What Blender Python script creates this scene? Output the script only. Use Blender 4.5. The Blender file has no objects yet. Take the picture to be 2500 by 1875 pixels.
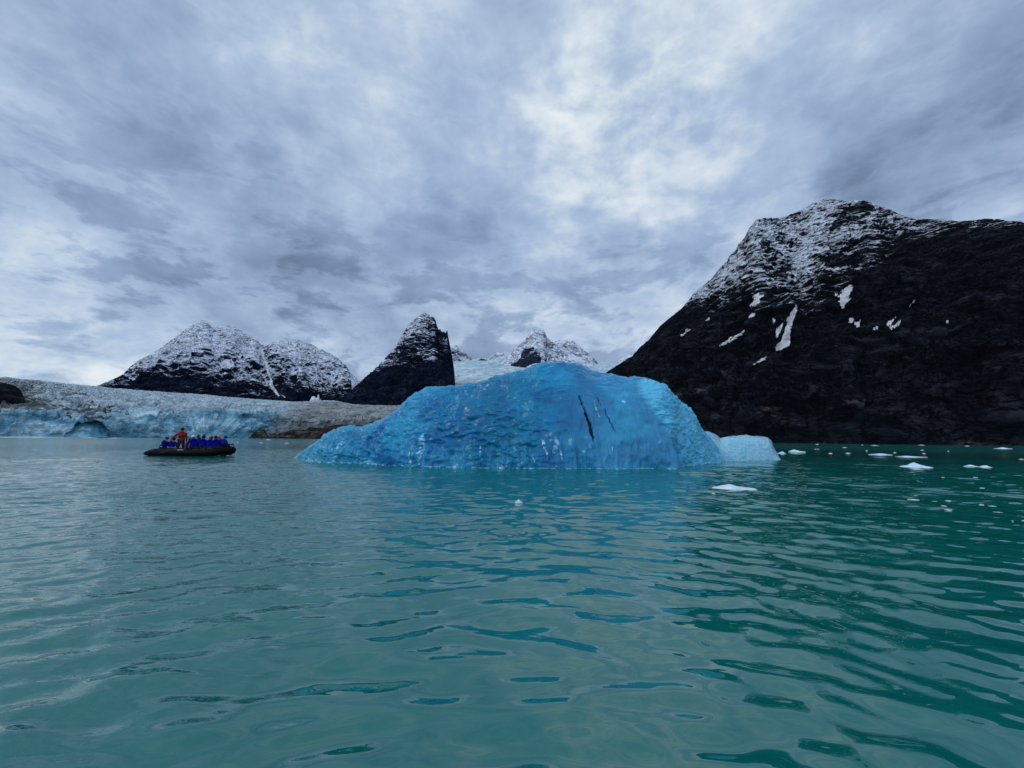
import bpy, bmesh, math, random
import numpy as np
from mathutils import Vector, Matrix, Euler
random.seed(7)
sc = bpy.context.scene
COL = sc.collection
PI = math.pi
# ------------------------------------------------------------------ camera
CAMH = 1.35
F = 1000.0                      # focal length in photograph pixels (2500 wide)
PITCH = math.atan(134.0 / F)
ROLL = 0.0084
cam_pos = np.array([0.0, 0.0, CAMH])
fw = np.array([0, math.cos(PITCH), math.sin(PITCH)])
r0 = np.array([1.0, 0, 0]); u0 = np.array([0, -math.sin(PITCH), math.cos(PITCH)])
rt = r0 * math.cos(ROLL) + u0 * math.sin(ROLL)
up = -r0 * math.sin(ROLL) + u0 * math.cos(ROLL)
cam_d = bpy.data.cameras.new("camera"); cam = bpy.data.objects.new("camera", cam_d); COL.objects.link(cam)
m = Matrix(((rt[0], up[0], -fw[0], 0), (rt[1], up[1], -fw[1], 0), (rt[2], up[2], -fw[2], CAMH), (0, 0, 0, 1)))
cam.matrix_world = m
cam_d.sensor_width = 36; cam_d.sensor_fit = 'HORIZONTAL'; cam_d.lens = 36 * F / 2500
cam_d.clip_start = 0.05; cam_d.clip_end = 60000
sc.camera = cam
sc.render.resolution_x = 1024; sc.render.resolution_y = 768

def dirs(px, py):
    px = np.asarray(px, float)[..., None]; py = np.asarray(py, float)[..., None]
    return fw + (px - 1250) / F * rt - (py - 937.5) / F * up
def pt(px, py, D):                      # a point seen at (px,py), D metres away over the ground
    d = dirs(px, py); s = np.asarray(D, float)[..., None] / np.linalg.norm(d[..., :2], axis=-1, keepdims=True)
    return cam_pos + d * s
def ptz(px, D, z):                      # the point at bearing px, D metres away, height z
    p = pt(px, np.full(np.shape(px), 1072.0), D); p[..., 2] = z; return p
def ground(px, py):                     # where the ray meets the water
    d = dirs(px, py); t = -CAMH / d[..., 2:3]; return cam_pos + d * t
def lin(x, pts):
    a = np.array(pts, float); return np.interp(x, a[:, 0], a[:, 1])
def sm(x, pts, k=9):
    y = lin(x, pts); return y
def sstep(a, b, x):
    t = np.clip((x - a) / (b - a), 0, 1); return t * t * (3 - 2 * t)
# ------------------------------------------------------------------ noise
_rs = np.random.RandomState(11)
_perm = np.concatenate([_rs.permutation(256)] * 3).astype(np.int32)
_g = _rs.normal(size=(256, 3)).astype(np.float32); _g /= np.linalg.norm(_g, axis=1)[:, None]
def pn(P, seed=0):
    P = np.asarray(P, np.float32) + np.float32(seed * 17.137)
    i = np.floor(P).astype(np.int32); f = P - i; i &= 255
    u = f * f * f * (f * (f * 6 - 15) + 10)
    out = 0
    for dx in (0, 1):
        wx = u[..., 0] if dx else 1 - u[..., 0]
        a = _perm[i[..., 0] + dx]
        for dy in (0, 1):
            wy = u[..., 1] if dy else 1 - u[..., 1]
            b = _perm[a + i[..., 1] + dy]
            for dz in (0, 1):
                wz = u[..., 2] if dz else 1 - u[..., 2]
                g = _g[_perm[b + i[..., 2] + dz] & 255]
                out = out + wx * wy * wz * (g[..., 0] * (f[..., 0] - dx) + g[..., 1] * (f[..., 1] - dy) + g[..., 2] * (f[..., 2] - dz))
    return out * 1.5
def fbm(P, scale, octv=5, gain=0.5, seed=0, ridged=False):
    P = np.asarray(P, np.float32) / scale; a = 1.0; s = 0; n = 0
    for o in range(octv):
        v = pn(P * (2.03 ** o), seed + o)
        if ridged: v = 1 - 2 * np.abs(v)
        s = s + a * v; n += a; a *= gain
    return (s / n - 0.38) * 1.7 if ridged else s / n
def warp(P, scale, amt, seed=0):
    w = np.stack([fbm(P, scale, 3, seed=seed + 31 * k) for k in range(3)], -1); return P + w * amt
def worley(U, V, seed=0):               # F1 and F2-F1 in 2-D
    iu = np.floor(U).astype(np.int64); iv = np.floor(V).astype(np.int64)
    f1 = np.full(U.shape, 9.0); f2 = np.full(U.shape, 9.0)
    for a in (-1, 0, 1):
        for b in (-1, 0, 1):
            cu = iu + a; cv = iv + b
            h = (cu * 374761393 + cv * 668265263 + seed * 1013904223) & 0xffffffff
            h = ((h ^ (h >> 13)) * 1274126177) & 0xffffffff; h ^= h >> 16
            rx = (h & 0xffff) / 65535.0; ry = ((h >> 16) & 0xffff) / 65535.0
            d = (cu + rx - U) ** 2 + (cv + ry - V) ** 2
            n = d < f1; f2 = np.where(n, f1, np.minimum(f2, d)); f1 = np.where(n, d, f1)
    return np.sqrt(f1), np.sqrt(f2)
def inpoly(X, Y, poly):
    c = np.zeros(X.shape, bool); n = len(poly)
    for k in range(n):
        x1, y1 = poly[k]; x2, y2 = poly[(k + 1) % n]
        if y1 == y2: continue
        t = ((y1 > Y) != (y2 > Y)) & (X < (x2 - x1) * (Y - y1) / (y2 - y1) + x1); c ^= t
    return c
# ------------------------------------------------------------------ mesh helpers
def grid_normals(P):
    du = np.gradient(P, axis=1); dv = np.gradient(P, axis=0)
    n = np.cross(du, dv); n /= np.linalg.norm(n, axis=-1, keepdims=True) + 1e-9
    return n
def grid_mesh(name, P, mat, cols=None, smooth=True, wrap=False, flip=False, parent=None, kind=None, label=None, close=False):
    R, C = P.shape[:2]
    idx = np.arange(R * C).reshape(R, C)
    if wrap: idx = np.concatenate([idx, idx[:, :1]], 1)
    a, b, c, d = idx[:-1, :-1], idx[:-1, 1:], idx[1:, 1:], idx[1:, :-1]
    q = np.stack([a, b, c, d] if not flip else [a, d, c, b], -1).reshape(-1, 4)
    me = bpy.data.meshes.new(name)
    me.vertices.add(R * C); me.vertices.foreach_set("co", P.reshape(-1).astype(np.float32))
    me.loops.add(q.size); me.loops.foreach_set("vertex_index", q.reshape(-1).astype(np.int32))
    me.polygons.add(len(q)); me.polygons.foreach_set("loop_start", np.arange(0, q.size, 4, dtype=np.int32))
    me.polygons.foreach_set("use_smooth", np.full(len(q), smooth))
    me.update(calc_edges=True)
    if cols is not None:
        at = me.color_attributes.new("mask", 'FLOAT_COLOR', 'POINT')
        at.data.foreach_set("color", np.clip(cols, 0, 1).reshape(-1).astype(np.float32))
    me.materials.append(mat)
    o = bpy.data.objects.new(name, me); COL.objects.link(o)
    if parent: o.parent = parent
    if kind: o["kind"] = kind
    if label: o["label"] = label
    return o
def stack_cols(*a):
    sh = a[0].shape; l = [np.broadcast_to(np.asarray(x, float), sh) for x in a]
    while len(l) < 3: l.append(np.zeros(sh))
    if len(l) < 4: l.append(np.ones(sh))
    return np.stack(l, -1)
def catmull(lines, vs, n):
    """lines: list of (C,3) arrays at parameters vs -> (n,C,3)"""
    L = np.stack(lines); vs = np.array(vs, float); v = np.linspace(vs[0], vs[-1], n) if np.isscalar(n) else n
    k = np.clip(np.searchsorted(vs, v, side='right') - 1, 0, len(vs) - 2)
    t = ((v - vs[k]) / (vs[k + 1] - vs[k]))[:, None, None]
    m_ = np.zeros_like(L)
    for i in range(len(vs)):
        if 0 < i < len(vs) - 1: m_[i] = (L[i + 1] - L[i - 1]) / (vs[i + 1] - vs[i - 1])
        elif i == 0: m_[i] = (L[1] - L[0]) / (vs[1] - vs[0])
        else: m_[i] = (L[i] - L[i - 1]) / (vs[i] - vs[i - 1])
    h = (vs[k + 1] - vs[k])[:, None, None]
    return ((2 * t**3 - 3 * t**2 + 1) * L[k] + (t**3 - 2 * t**2 + t) * h * m_[k] + (-2 * t**3 + 3 * t**2) * L[k + 1] + (t**3 - t**2) * h * m_[k + 1])
# ------------------------------------------------------------------ materials
def new_mat(name):
    mt = bpy.data.materials.new(name); mt.use_nodes = True
    nt = mt.node_tree; nt.nodes.clear()
    return mt, nt
class N:
    """small node-tree writer"""
    def __init__(s, nt): s.nt = nt
    def n(s, t, **kw):
        nd = s.nt.nodes.new(t)
        for k, v in kw.items():
            if k.startswith('_'): setattr(nd, k[1:], v)
        return nd
    def set(s, sock, v):
        if hasattr(v, 'links') or hasattr(v, 'is_output'): s.nt.links.new(v, sock)
        elif v is not None:
            if isinstance(v, (tuple, list)) and len(v) == 3 and sock.type == 'RGBA': v = (*v, 1)
            sock.default_value = v
    def math(s, op, a, b=None, c=None, clamp=False):
        nd = s.nt.nodes.new('ShaderNodeMath'); nd.operation = op; nd.use_clamp = clamp
        s.set(nd.inputs[0], a)
        if b is not None: s.set(nd.inputs[1], b)
        if c is not None: s.set(nd.inputs[2], c)
        return nd.outputs[0]
    def vmath(s, op, a, b=None):
        nd = s.nt.nodes.new('ShaderNodeVectorMath'); nd.operation = op
        s.set(nd.inputs[0], a)
        if b is not None: s.set(nd.inputs[1], b)
        return nd.outputs['Value'] if op in ('DOT_PRODUCT', 'LENGTH') else nd.outputs[0]
    def ss(s, x, a, b, lo=0, hi=1):
        nd = s.nt.nodes.new('ShaderNodeMapRange'); nd.interpolation_type = 'SMOOTHSTEP'
        s.set(nd.inputs[0], x)
        nd.inputs[1].default_value = a; nd.inputs[2].default_value = b; nd.inputs[3].default_value = lo; nd.inputs[4].default_value = hi
        return nd.outputs[0]
    def noise(s, vec, scale, detail=5, rough=0.55, dist=0, color=False, typ=None):
        nd = s.nt.nodes.new('ShaderNodeTexNoise')
        if typ: nd.noise_type = typ
        s.set(nd.inputs['Vector'], vec); nd.inputs['Scale'].default_value = scale; nd.inputs['Detail'].default_value = detail
        nd.inputs['Roughness'].default_value = rough; nd.inputs['Distortion'].default_value = dist
        return nd.outputs['Color' if color else 0]
    def voro(s, vec, scale, feature='F1', rnd=1.0):
        nd = s.nt.nodes.new('ShaderNodeTexVoronoi'); nd.feature = feature
        s.set(nd.inputs['Vector'], vec); nd.inputs['Scale'].default_value = scale; nd.inputs['Randomness'].default_value = rnd
        return nd.outputs['Distance']
    def mix(s, f, a, b, mode='MIX'):
        nd = s.nt.nodes.new('ShaderNodeMix'); nd.data_type = 'RGBA'; nd.blend_type = mode
        s.set(nd.inputs[0], f); s.set(nd.inputs[6], a); s.set(nd.inputs[7], b); return nd.outputs[2]
    def map(s, vec, scale=(1, 1, 1), loc=(0, 0, 0), rot=(0, 0, 0)):
        nd = s.nt.nodes.new('ShaderNodeMapping'); s.set(nd.inputs[0], vec)
        nd.inputs[1].default_value = loc; nd.inputs[2].default_value = rot; nd.inputs[3].default_value = scale; return nd.outputs[0]
    def ramp(s, x, stops):
        nd = s.nt.nodes.new('ShaderNodeValToRGB'); s.set(nd.inputs[0], x); cr = nd.color_ramp
        while len(cr.elements) < len(stops): cr.elements.new(0.5)
        for e, (p, c) in zip(cr.elements, stops): e.position = p; e.color = (*c, 1)
        return nd.outputs[0]
    def bump(s, h, dist, strength=1.0, normal=None):
        nd = s.nt.nodes.new('ShaderNodeBump'); s.set(nd.inputs['Height'], h)
        nd.inputs['Distance'].default_value = dist; nd.inputs['Strength'].default_value = strength
        if normal is not None: s.set(nd.inputs['Normal'], normal)
        return nd.outputs[0]
    def coord(s, w='Object'):
        return s.nt.nodes.new('ShaderNodeTexCoord').outputs[w]
    def attr(s, name='mask'):
        nd = s.nt.nodes.new('ShaderNodeAttribute'); nd.attribute_name = name
        sp = s.nt.nodes.new('ShaderNodeSeparateColor'); s.nt.links.new(nd.outputs['Color'], sp.inputs[0])
        return sp.outputs[0], sp.outputs[1], sp.outputs[2], nd.outputs['Alpha']
    def bsdf(s, **kw):
        b = s.nt.nodes.new('ShaderNodeBsdfPrincipled'); o = s.nt.nodes.new('ShaderNodeOutputMaterial')
        for k, v in kw.items(): s.set(b.inputs[k.replace('_', ' ')], v)
        s.nt.links.new(b.outputs[0], o.inputs[0]); return b

def srgb(r, g, b):
    return tuple((c / 255 / 12.92) if c / 255 <= 0.04045 else ((c / 255 + 0.055) / 1.055) ** 2.4 for c in (r, g, b))

def rock_mat(name, unit, rock_a, rock_b, snow=(0.72, 0.77, 0.86), speck=0.55, smax=0.6, patchcol=(0.75, 0.76, 0.78)):
    """mask.r snow potential, mask.g solid snow patch, mask.b pale weathered rock"""
    mt, nt = new_mat(name); k = N(nt)
    co = k.coord(); r, g, b, _ = k.attr()
    w = k.noise(co, 1 / (unit * 70), 5, 0.6, 0.5)
    w2 = k.noise(k.map(co, (0.7, 0.7, 1.9), rot=(0.35, 0.45, 0.2)), 1 / (unit * 24), 7, 0.70, 0.35)
    geo = nt.nodes.new('ShaderNodeNewGeometry'); sp = nt.nodes.new('ShaderNodeSeparateXYZ'); nt.links.new(geo.outputs['Normal'], sp.inputs[0])
    nz = sp.outputs[2]
    lines = k.noise(k.map(co, (1, 1, 1.9), rot=(0.2, 0.5, 0.3)), 1 / (unit * 60), 7, 0.66, 1.6)
    lin2 = k.noise(k.map(co, (1, 1, 1.6), rot=(0.6, -0.5, 1.3)), 1 / (unit * 26), 6, 0.66, 1.3)
    crack = k.ss(k.math('ABSOLUTE', k.math('SUBTRACT', lines, 0.5)), 0.0, 0.035)
    crk2 = k.ss(k.math('ABSOLUTE', k.math('SUBTRACT', lin2, 0.52)), 0.0, 0.045)
    t = k.math('ADD', r, k.math('MULTIPLY', k.math('SUBTRACT', w2, 0.5), speck * 3.2))
    t = k.math('ADD', t, k.math('MULTIPLY', k.math('SUBTRACT', w, 0.5), 0.9))
    t = k.math('ADD', t, k.math('MULTIPLY', k.math('SUBTRACT', nz, 0.6), 0.75))
    s1 = k.math('MULTIPLY', k.ss(t, 0.30, 0.72), k.ss(r, 0.01, 0.14))
    s1 = k.math('MULTIPLY', s1, k.math('ADD', 0.2, k.math('MULTIPLY', crack, 0.8)))
    s1 = k.math('MULTIPLY', s1, k.math('ADD', 0.30, k.math('MULTIPLY', crk2, smax)))
    gp = k.ss(k.math('ADD', g, k.math('MULTIPLY', k.math('SUBTRACT', w2, 0.5), 0.9)), 0.42, 0.55)
    rc = k.mix(k.ss(w2, 0.38, 0.62), rock_a, rock_b)
    ck_ = k.math('MULTIPLY', crack, crk2)
    rc = k.mix(k.math('MULTIPLY', k.ss(w2, 0.52, 0.66), 0.6), rc, (rock_b[0] * 2.6, rock_b[1] * 2.45, rock_b[2] * 2.3))
    rc = k.mix(ck_, (rock_a[0] * 0.5, rock_a[1] * 0.5, rock_a[2] * 0.5), rc)  # relief shading painted into the rock colour: darker cracks, lighter ledges
    w3 = k.noise(k.map(co, (1, 1, 2.2), rot=(0.1, 0.35, 0)), 1 / (unit * 9), 5, 0.7, 0.4)
    pale = k.ss(k.math('ADD', b, k.math('MULTIPLY', k.math('SUBTRACT', w2, 0.5), 3.4)), 0.55, 0.95)
    pale = k.math('MULTIPLY', pale, k.ss(w3, 0.42, 0.58))
    rc = k.mix(k.math('MULTIPLY', pale, 0.8), rc, k.mix(w, (0.05, 0.043, 0.043), (0.13, 0.115, 0.115)))
    c = k.mix(s1, rc, snow); c = k.mix(gp, c, k.mix(k.ss(w3, 0.3, 0.7), (patchcol[0] * 0.55, patchcol[1] * 0.56, patchcol[2] * 0.58), patchcol))
    bm = k.bump(k.math('ADD', w2, k.math('MULTIPLY', lines, 0.8)), unit * 5.0, 1.0)
    k.bsdf(Base_Color=c, Roughness=0.9, Specular_IOR_Level=0.04, Normal=bm)
    return mt

def proj(P):
    d = P - cam_pos; z = d @ fw
    return 1250 + F * (d @ rt) / z, 937.5 - F * (d @ up) / z
# ------------------------------------------------------------------ generic mountain loft
def mountain(name, label, mat, ridge, Dr, Db, px0, px1, C=500, R=360, prof=1.25, amp=1.0, size=150., zb=-3.0,
             snow=None, ridge_keep=0.25, backd=0.6, seed=0, front=None, ncol=None, aniso=1.0, base_z=None, fine=1.0):
    px = np.linspace(px0, px1, C)
    py = lin(px, ridge); dr = lin(px, Dr) if isinstance(Dr, list) else np.full(C, float(Dr))
    db = lin(px, Db) if isinstance(Db, list) else np.full(C, float(Db))
    top = pt(px, py, dr); zr = top[:, 2]
    nF = int(R * 0.82); nB = R - nF
    v = np.linspace(0, 1, nF)
    P = np.zeros((R, C, 3)); 
    for i, t in enumerate(v):
        D = db + (dr - db) * t
        g = front(t, px) if front else t ** prof
        P[i] = ptz(px, D, 0); P[i, :, 2] = zb + (zr - zb) * g
        # keep the plan position on the ridge's bearing
        P[i, :, :2] = top[:, :2] / np.linalg.norm(top[:, :2], axis=1)[:, None] * D[:, None]
    for j in range(nB):
        t = (j + 1) / nB
        D = dr * (1 + backd * t)
        P[nF + j, :, :2] = top[:, :2] / dr[:, None] * D[:, None]
        P[nF + j, :, 2] = zr + (zb - zr) * (t ** 0.8)
    base = P.copy()
    nrm = grid_normals(P)
    if nrm[nF // 2, C // 2, 2] < 0: nrm = -nrm
    V = np.concatenate([v, 1 + np.arange(1, nB + 1) / nB])[:, None]
    tv = np.clip(np.abs(V - 1) * 2.0, 0, 1); att = ridge_keep + (1 - ridge_keep) * tv
    edge = np.minimum(1, np.minimum(px - px0, px1 - px) / (0.03 * (px1 - px0)))[None, :]
    att = att * (0.3 + 0.7 * edge)
    W = warp(P, size * 1.2, size * 0.5, seed)
    Q = W * np.array([1, 1, 0.45 / aniso])
    big = fbm(Q, size, 3, 0.5, seed, True)
    gul = fbm(W * np.array([1, 1, 0.25]), size * 0.33, 3, 0.5, seed + 5, True)
    led = fbm(W * np.array([0.85, 0.85, 1.15]), size * 0.22, 3, 0.55, seed + 9, True)
    fin = fbm(P, size * 0.09, 5, 0.62, seed + 13, True)
    d = (big * 0.17 * size + gul * 0.085 * size + led * 0.025 * size) * att + fin * 0.026 * size * fine * np.maximum(att, 0.7)
    d = d * amp * sstep(0, 0.04, V)
    P = P + nrm * d[..., None]
    X_, Y_ = proj(P); lim = lin(X_, ridge) - (1.6 if size < 400 else 3.2) * fine * fin * (0.4 + 0.6 * (size < 500))
    P[..., 2] -= np.clip(lim - Y_, 0, 400) / F * ((P - cam_pos) @ fw)
    zrel = (P[..., 2]) / max(1, zr.max())
    cols = snow(base, P, px[None, :] + 0 * V, V, zrel, big, gul, led, fin) if snow else stack_cols(zrel)
    o = grid_mesh(name, P, mat, cols, kind='structure', label=label)
    return o
R2 = lambda l: [(x / 2.212, 750 + y / 2.212) for x, y in l]
R3 = lambda l: [(700 + x / 2.212, 740 + y / 2.212) for x, y in l]
R4 = lambda l: [(1450 + x / 2.1067, 460 + y / 2.1067) for x, y in l]
R5 = lambda l: [(700 + x / 3.687, 860 + y / 3.687) for x, y in l]
R6 = lambda l: [(1300 + x / 3.403, 860 + y / 3.403) for x, y in l]
R7 = lambda l: [(1700 + x / 2.765, 1060 + y / 2.765) for x, y in l]
RG = lambda l: [(500 + x / 4.424, 960 + y / 4.424) for x, y in l]
RH = lambda l: [(x / 4.424, 900 + y / 4.424) for x, y in l]

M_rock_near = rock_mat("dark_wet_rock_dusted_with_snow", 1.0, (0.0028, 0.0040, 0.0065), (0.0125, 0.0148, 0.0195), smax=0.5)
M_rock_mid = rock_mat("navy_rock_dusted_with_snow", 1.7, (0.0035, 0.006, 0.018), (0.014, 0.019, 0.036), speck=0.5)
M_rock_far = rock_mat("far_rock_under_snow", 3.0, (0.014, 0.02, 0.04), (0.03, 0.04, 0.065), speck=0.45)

# ------------------------------------------------------------------ right mountain
ridge_r = [(1180, 1072)] + [(1250, 1058), (1340, 1000), (1420, 948)] + R4([(62, 950), (130, 905), (200, 860), (230, 825), (290, 770), (340, 710), (400, 660), (450, 620), (490, 575), (510, 545), (550, 510), (600, 470), (640, 420), (680, 380), (700, 345), (735, 315), (740, 290), (770, 260), (800, 205), (830, 165), (870, 155), (960, 150), (1030, 130), (1080, 105), (1130, 75), (1170, 58), (1205, 52), (1260, 62), (1300, 68), (1340, 65), (1390, 65), (1430, 78), (1470, 95), (1510, 105), (1560, 130), (1610, 150), (1660, 162), (1720, 160), (1800, 165), (1880, 170), (1940, 168), (2010, 158), (2080, 160), (2120, 168), (2180, 172), (2212, 178)]) + [(2650, 590), (2900, 640), (3300, 760), (3900, 1040)]
patches_r = [R4(p) for p in (
    [(1040, 595), (1048, 600), (1040, 640), (1030, 680), (1022, 720), (1010, 760), (1005, 800), (985, 810), (965, 830), (940, 838), (935, 815), (960, 785), (975, 750), (1000, 700), (1008, 650), (1025, 615)],
    [(972, 692), (975, 712), (960, 740), (950, 770), (938, 755), (945, 720)],
    [(1325, 492), (1335, 510), (1322, 545), (1310, 580), (1290, 610), (1282, 628), (1275, 590), (1262, 585), (1270, 550), (1290, 520)],
    [(1245, 540), (1262, 545), (1258, 556), (1245, 550)],
    [(830, 545), (865, 540), (855, 570), (835, 600), (805, 608), (820, 590), (838, 570), (805, 560)],
    [(800, 655), (815, 640), (840, 645), (825, 652), (810, 662)],
    [(918, 668), (930, 665), (938, 690), (925, 690)],
    [(1318, 665), (1340, 668), (1335, 690), (1318, 695)],
    [(1345, 695), (1370, 680), (1380, 675), (1372, 710), (1355, 715)],
    [(1515, 690), (1545, 672), (1562, 660), (1540, 690), (1520, 706)],
    [(1525, 705), (1555, 698), (1582, 680), (1580, 695), (1550, 712), (1530, 716)],
    [(1440, 725), (1465, 712), (1488, 710), (1470, 724), (1445, 732)],
    [(578, 682), (600, 664), (602, 672), (584, 686)],
    [(780, 730), (778, 740), (700, 790), (650, 818), (655, 805), (720, 765)],
    [(485, 730), (495, 728), (450, 760), (447, 756)],
    [(1812, 680), (1825, 678), (1824, 692), (1814, 692)],
    [(1648, 566), (1652, 572), (1622, 606), (1618, 600)],
    [(880, 868), (900, 862), (830, 905), (826, 900)],
)]
dark_r = [R4(p) for p in (
    [(1210, 210), (1260, 150), (1310, 100), (1400, 75), (1450, 95), (1420, 150), (1380, 190), (1290, 200), (1230, 228)],
    [(1160, 380), (1200, 345), (1270, 340), (1340, 365), (1390, 385), (1350, 405), (1260, 408), (1200, 400)],
    [(1130, 435), (1180, 420), (1240, 440), (1200, 455)],
    [(735, 300), (780, 290), (790, 310), (760, 325)],
    [(850, 280), (900, 270), (905, 310), (860, 315)],
    [(1430, 180), (1490, 185), (1570, 210), (1550, 250), (1480, 235)],
    [(990, 385), (1030, 375), (1020, 430), (960, 470), (900, 455), (960, 420)],
)]
pale_r = [R4(p) for p in (
    [(785, 1160), (850, 1110), (960, 1060), (1010, 1020), (1030, 1080), (1000, 1150), (970, 1190), (850, 1180)],
    [(1030, 1190), (1070, 1200), (1080, 1250), (1040, 1260), (1010, 1210)],
    [(500, 1050), (590, 1020), (560, 1060), (500, 1075)],
    [(590, 1100), (800, 1085), (700, 1140), (620, 1150)],
    [(1180, 1150), (1400, 1060), (1380, 1180), (1230, 1220)],
    [(640, 960), (900, 960), (900, 990), (640, 985)],
    [(1340, 1140), (1470, 1180), (1450, 1200), (1330, 1190)],
)]
def snow_r(base, P, px, V, zrel, big, gul, led, fin):
    X, Y = proj(P)
    S = fbm(P, 110, 5, 0.6, 77); J = fbm(P, 22, 4, 0.65, 78)
    line = lin(X, [(1400, 820), (1650, 745), (1800, 735), (1900, 735), (2010, 745), (2060, 700), (2110, 640), (2180, 610), (2250, 590), (2330, 570), (2500, 555)])
    top = lin(X, ridge_r)
    h = (line - Y) / np.maximum(40, line - top)            # 1 at the ridge, 0 at the snow line
    s = np.clip(0.10 + 0.58 * sstep(-0.42, 0.62, h + 0.22 * S), 0, 1)
    s -= 0.26 * sstep(2080, 2330, X + 60 * S)
    s *= sstep(-0.60, -0.05, h + 0.3 * S)
    for p in dark_r:
        s = np.where(inpoly(X + 10 * S, Y + 10 * fin, p), s - 0.36, s)
    s = s - 0.10 * np.clip(-gul, 0, 1) 
    s = s + 0.10 * np.exp(-((X - (1990 - (Y - 520) * 0.35 + 12 * S)) / 16) ** 2) * (Y < 740)   # chute of snow
    g = np.zeros(X.shape)
    for p in patches_r: g = np.maximum(g, inpoly(X + 3 * fin + 9 * J, Y + 4 * S + 7 * J, p))
    b = np.zeros(X.shape)
    for p in pale_r: b = np.maximum(b, 0.62 * inpoly(X + 25 * S, Y + 16 * fin, p))
    b = np.maximum(b, 0.30 * sstep(900, 1000, Y + 50 * S) * sstep(2400, 1900, X))
    b = np.where(Y > 1078, 0.5, b)
    s = s - 0.12 * np.clip(gul, -1, 1) * (s > 0.02)
    return stack_cols(np.clip(s, 0, 1), g, b)
def front_r(t, px):
    # talus apron below, cliffs above
    return 0.55 * t ** 1.15 + 0.45 * t ** 2.2
mountain("mountain", "black rocky mountain at the right with snow dusted summit and white snow patches in its gullies", M_rock_near,
         ridge_r, [(1180, 620), (1480, 850), (1830, 1050), (2010, 1250), (2300, 1150), (2500, 1050), (3300, 900), (3900, 800)],
         [(1180, 560), (1350, 480), (1600, 380), (2000, 335), (2500, 315), (3300, 360), (3900, 420)],
         1180, 3900, C=1500, R=720, front=front_r, amp=1.0, size=170., snow=snow_r, seed=3, ridge_keep=0.12, fine=1.3)

# ------------------------------------------------------------------ left double mountain
ridge_l = R2([(440, 470), (515, 432), (600, 400), (660, 370), (700, 330), (760, 285), (830, 250), (880, 215), (940, 170), (1000, 125), (1040, 100), (1075, 85), (1095, 72), (1115, 80), (1135, 100), (1150, 118), (1175, 108), (1210, 100), (1250, 100), (1290, 120), (1330, 145), (1385, 165), (1402, 200), (1420, 212), (1440, 210), (1480, 185), (1520, 177), (1560, 185), (1600, 178), (1650, 190), (1690, 205), (1720, 225), (1760, 240), (1800, 262), (1840, 290), (1870, 320), (1885, 345), (1895, 385), (1900, 440), (1910, 520), (1925, 600)])
patches_l = [R2(p) for p in (
    [(1430, 290), (1445, 300), (1455, 350), (1470, 395), (1478, 430), (1500, 460), (1515, 478), (1500, 478), (1470, 445), (1455, 420), (1460, 395), (1445, 350)],
    [(1510, 465), (1545, 485), (1540, 488)], [(1655, 425), (1672, 428), (1665, 442)],
    [(1405, 215), (1420, 225), (1428, 270), (1440, 300), (1430, 300), (1415, 260)],
)]
def snow_l(base, P, px, V, zrel, big, gul, led, fin):
    X, Y = proj(P)
    S = fbm(P, 300, 5, 0.6, 41)
    line = lin(X, R2([(500, 440), (700, 392), (900, 372), (1050, 370), (1200, 395), (1330, 425), (1430, 440), (1600, 440), (1750, 450), (1900, 460)]))
    s = np.clip(0.16 + 0.74 * sstep(-42, 52, line - Y + 18 * S), 0, 1)
    X2, Y2 = X * 2.212, (Y - 750) * 2.212
    s -= 0.22 * np.exp(-((X2 - 1500 - (Y2 - 300) * 0.5) / 45) ** 2) * (Y2 > 210)
    s -= 0.18 * np.exp(-(((X2 - 1150) - (Y2 - 100) * 1.0) / 30) ** 2) * sstep(480, 200, Y2)
    s += 0.1 * sstep(1500, 1300, X2) * sstep(350, 150, Y2)
    s = s - 0.20 * np.clip(gul, -1, 1) * (s > 0.02) - 0.10 * np.clip(big, -1, 1) * (s > 0.02)
    g = np.zeros(X.shape)
    for p in patches_l: g = np.maximum(g, inpoly(X + 1.5 * fin, Y + 2 * S, p))
    return stack_cols(np.clip(s, 0, 1), g, np.zeros(X.shape))
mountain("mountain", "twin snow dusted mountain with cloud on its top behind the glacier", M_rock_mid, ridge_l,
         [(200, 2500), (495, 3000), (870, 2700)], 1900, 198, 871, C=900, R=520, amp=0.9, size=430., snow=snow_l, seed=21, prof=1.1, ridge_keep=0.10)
def snow_all(base, P, px, V, zrel, big, gul, led, fin):
    S = fbm(P, 200, 5, 0.6, 5)
    return stack_cols(np.clip(0.68 + 0.2 * S + 0.15 * V, 0, 1), 0 * px, 0 * px)
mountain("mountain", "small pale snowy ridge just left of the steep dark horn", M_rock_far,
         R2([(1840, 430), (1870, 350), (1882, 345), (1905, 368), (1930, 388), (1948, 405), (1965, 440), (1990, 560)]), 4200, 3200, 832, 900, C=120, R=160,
         amp=0.5, size=300, snow=snow_all, seed=8, ridge_keep=0.3)

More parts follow.
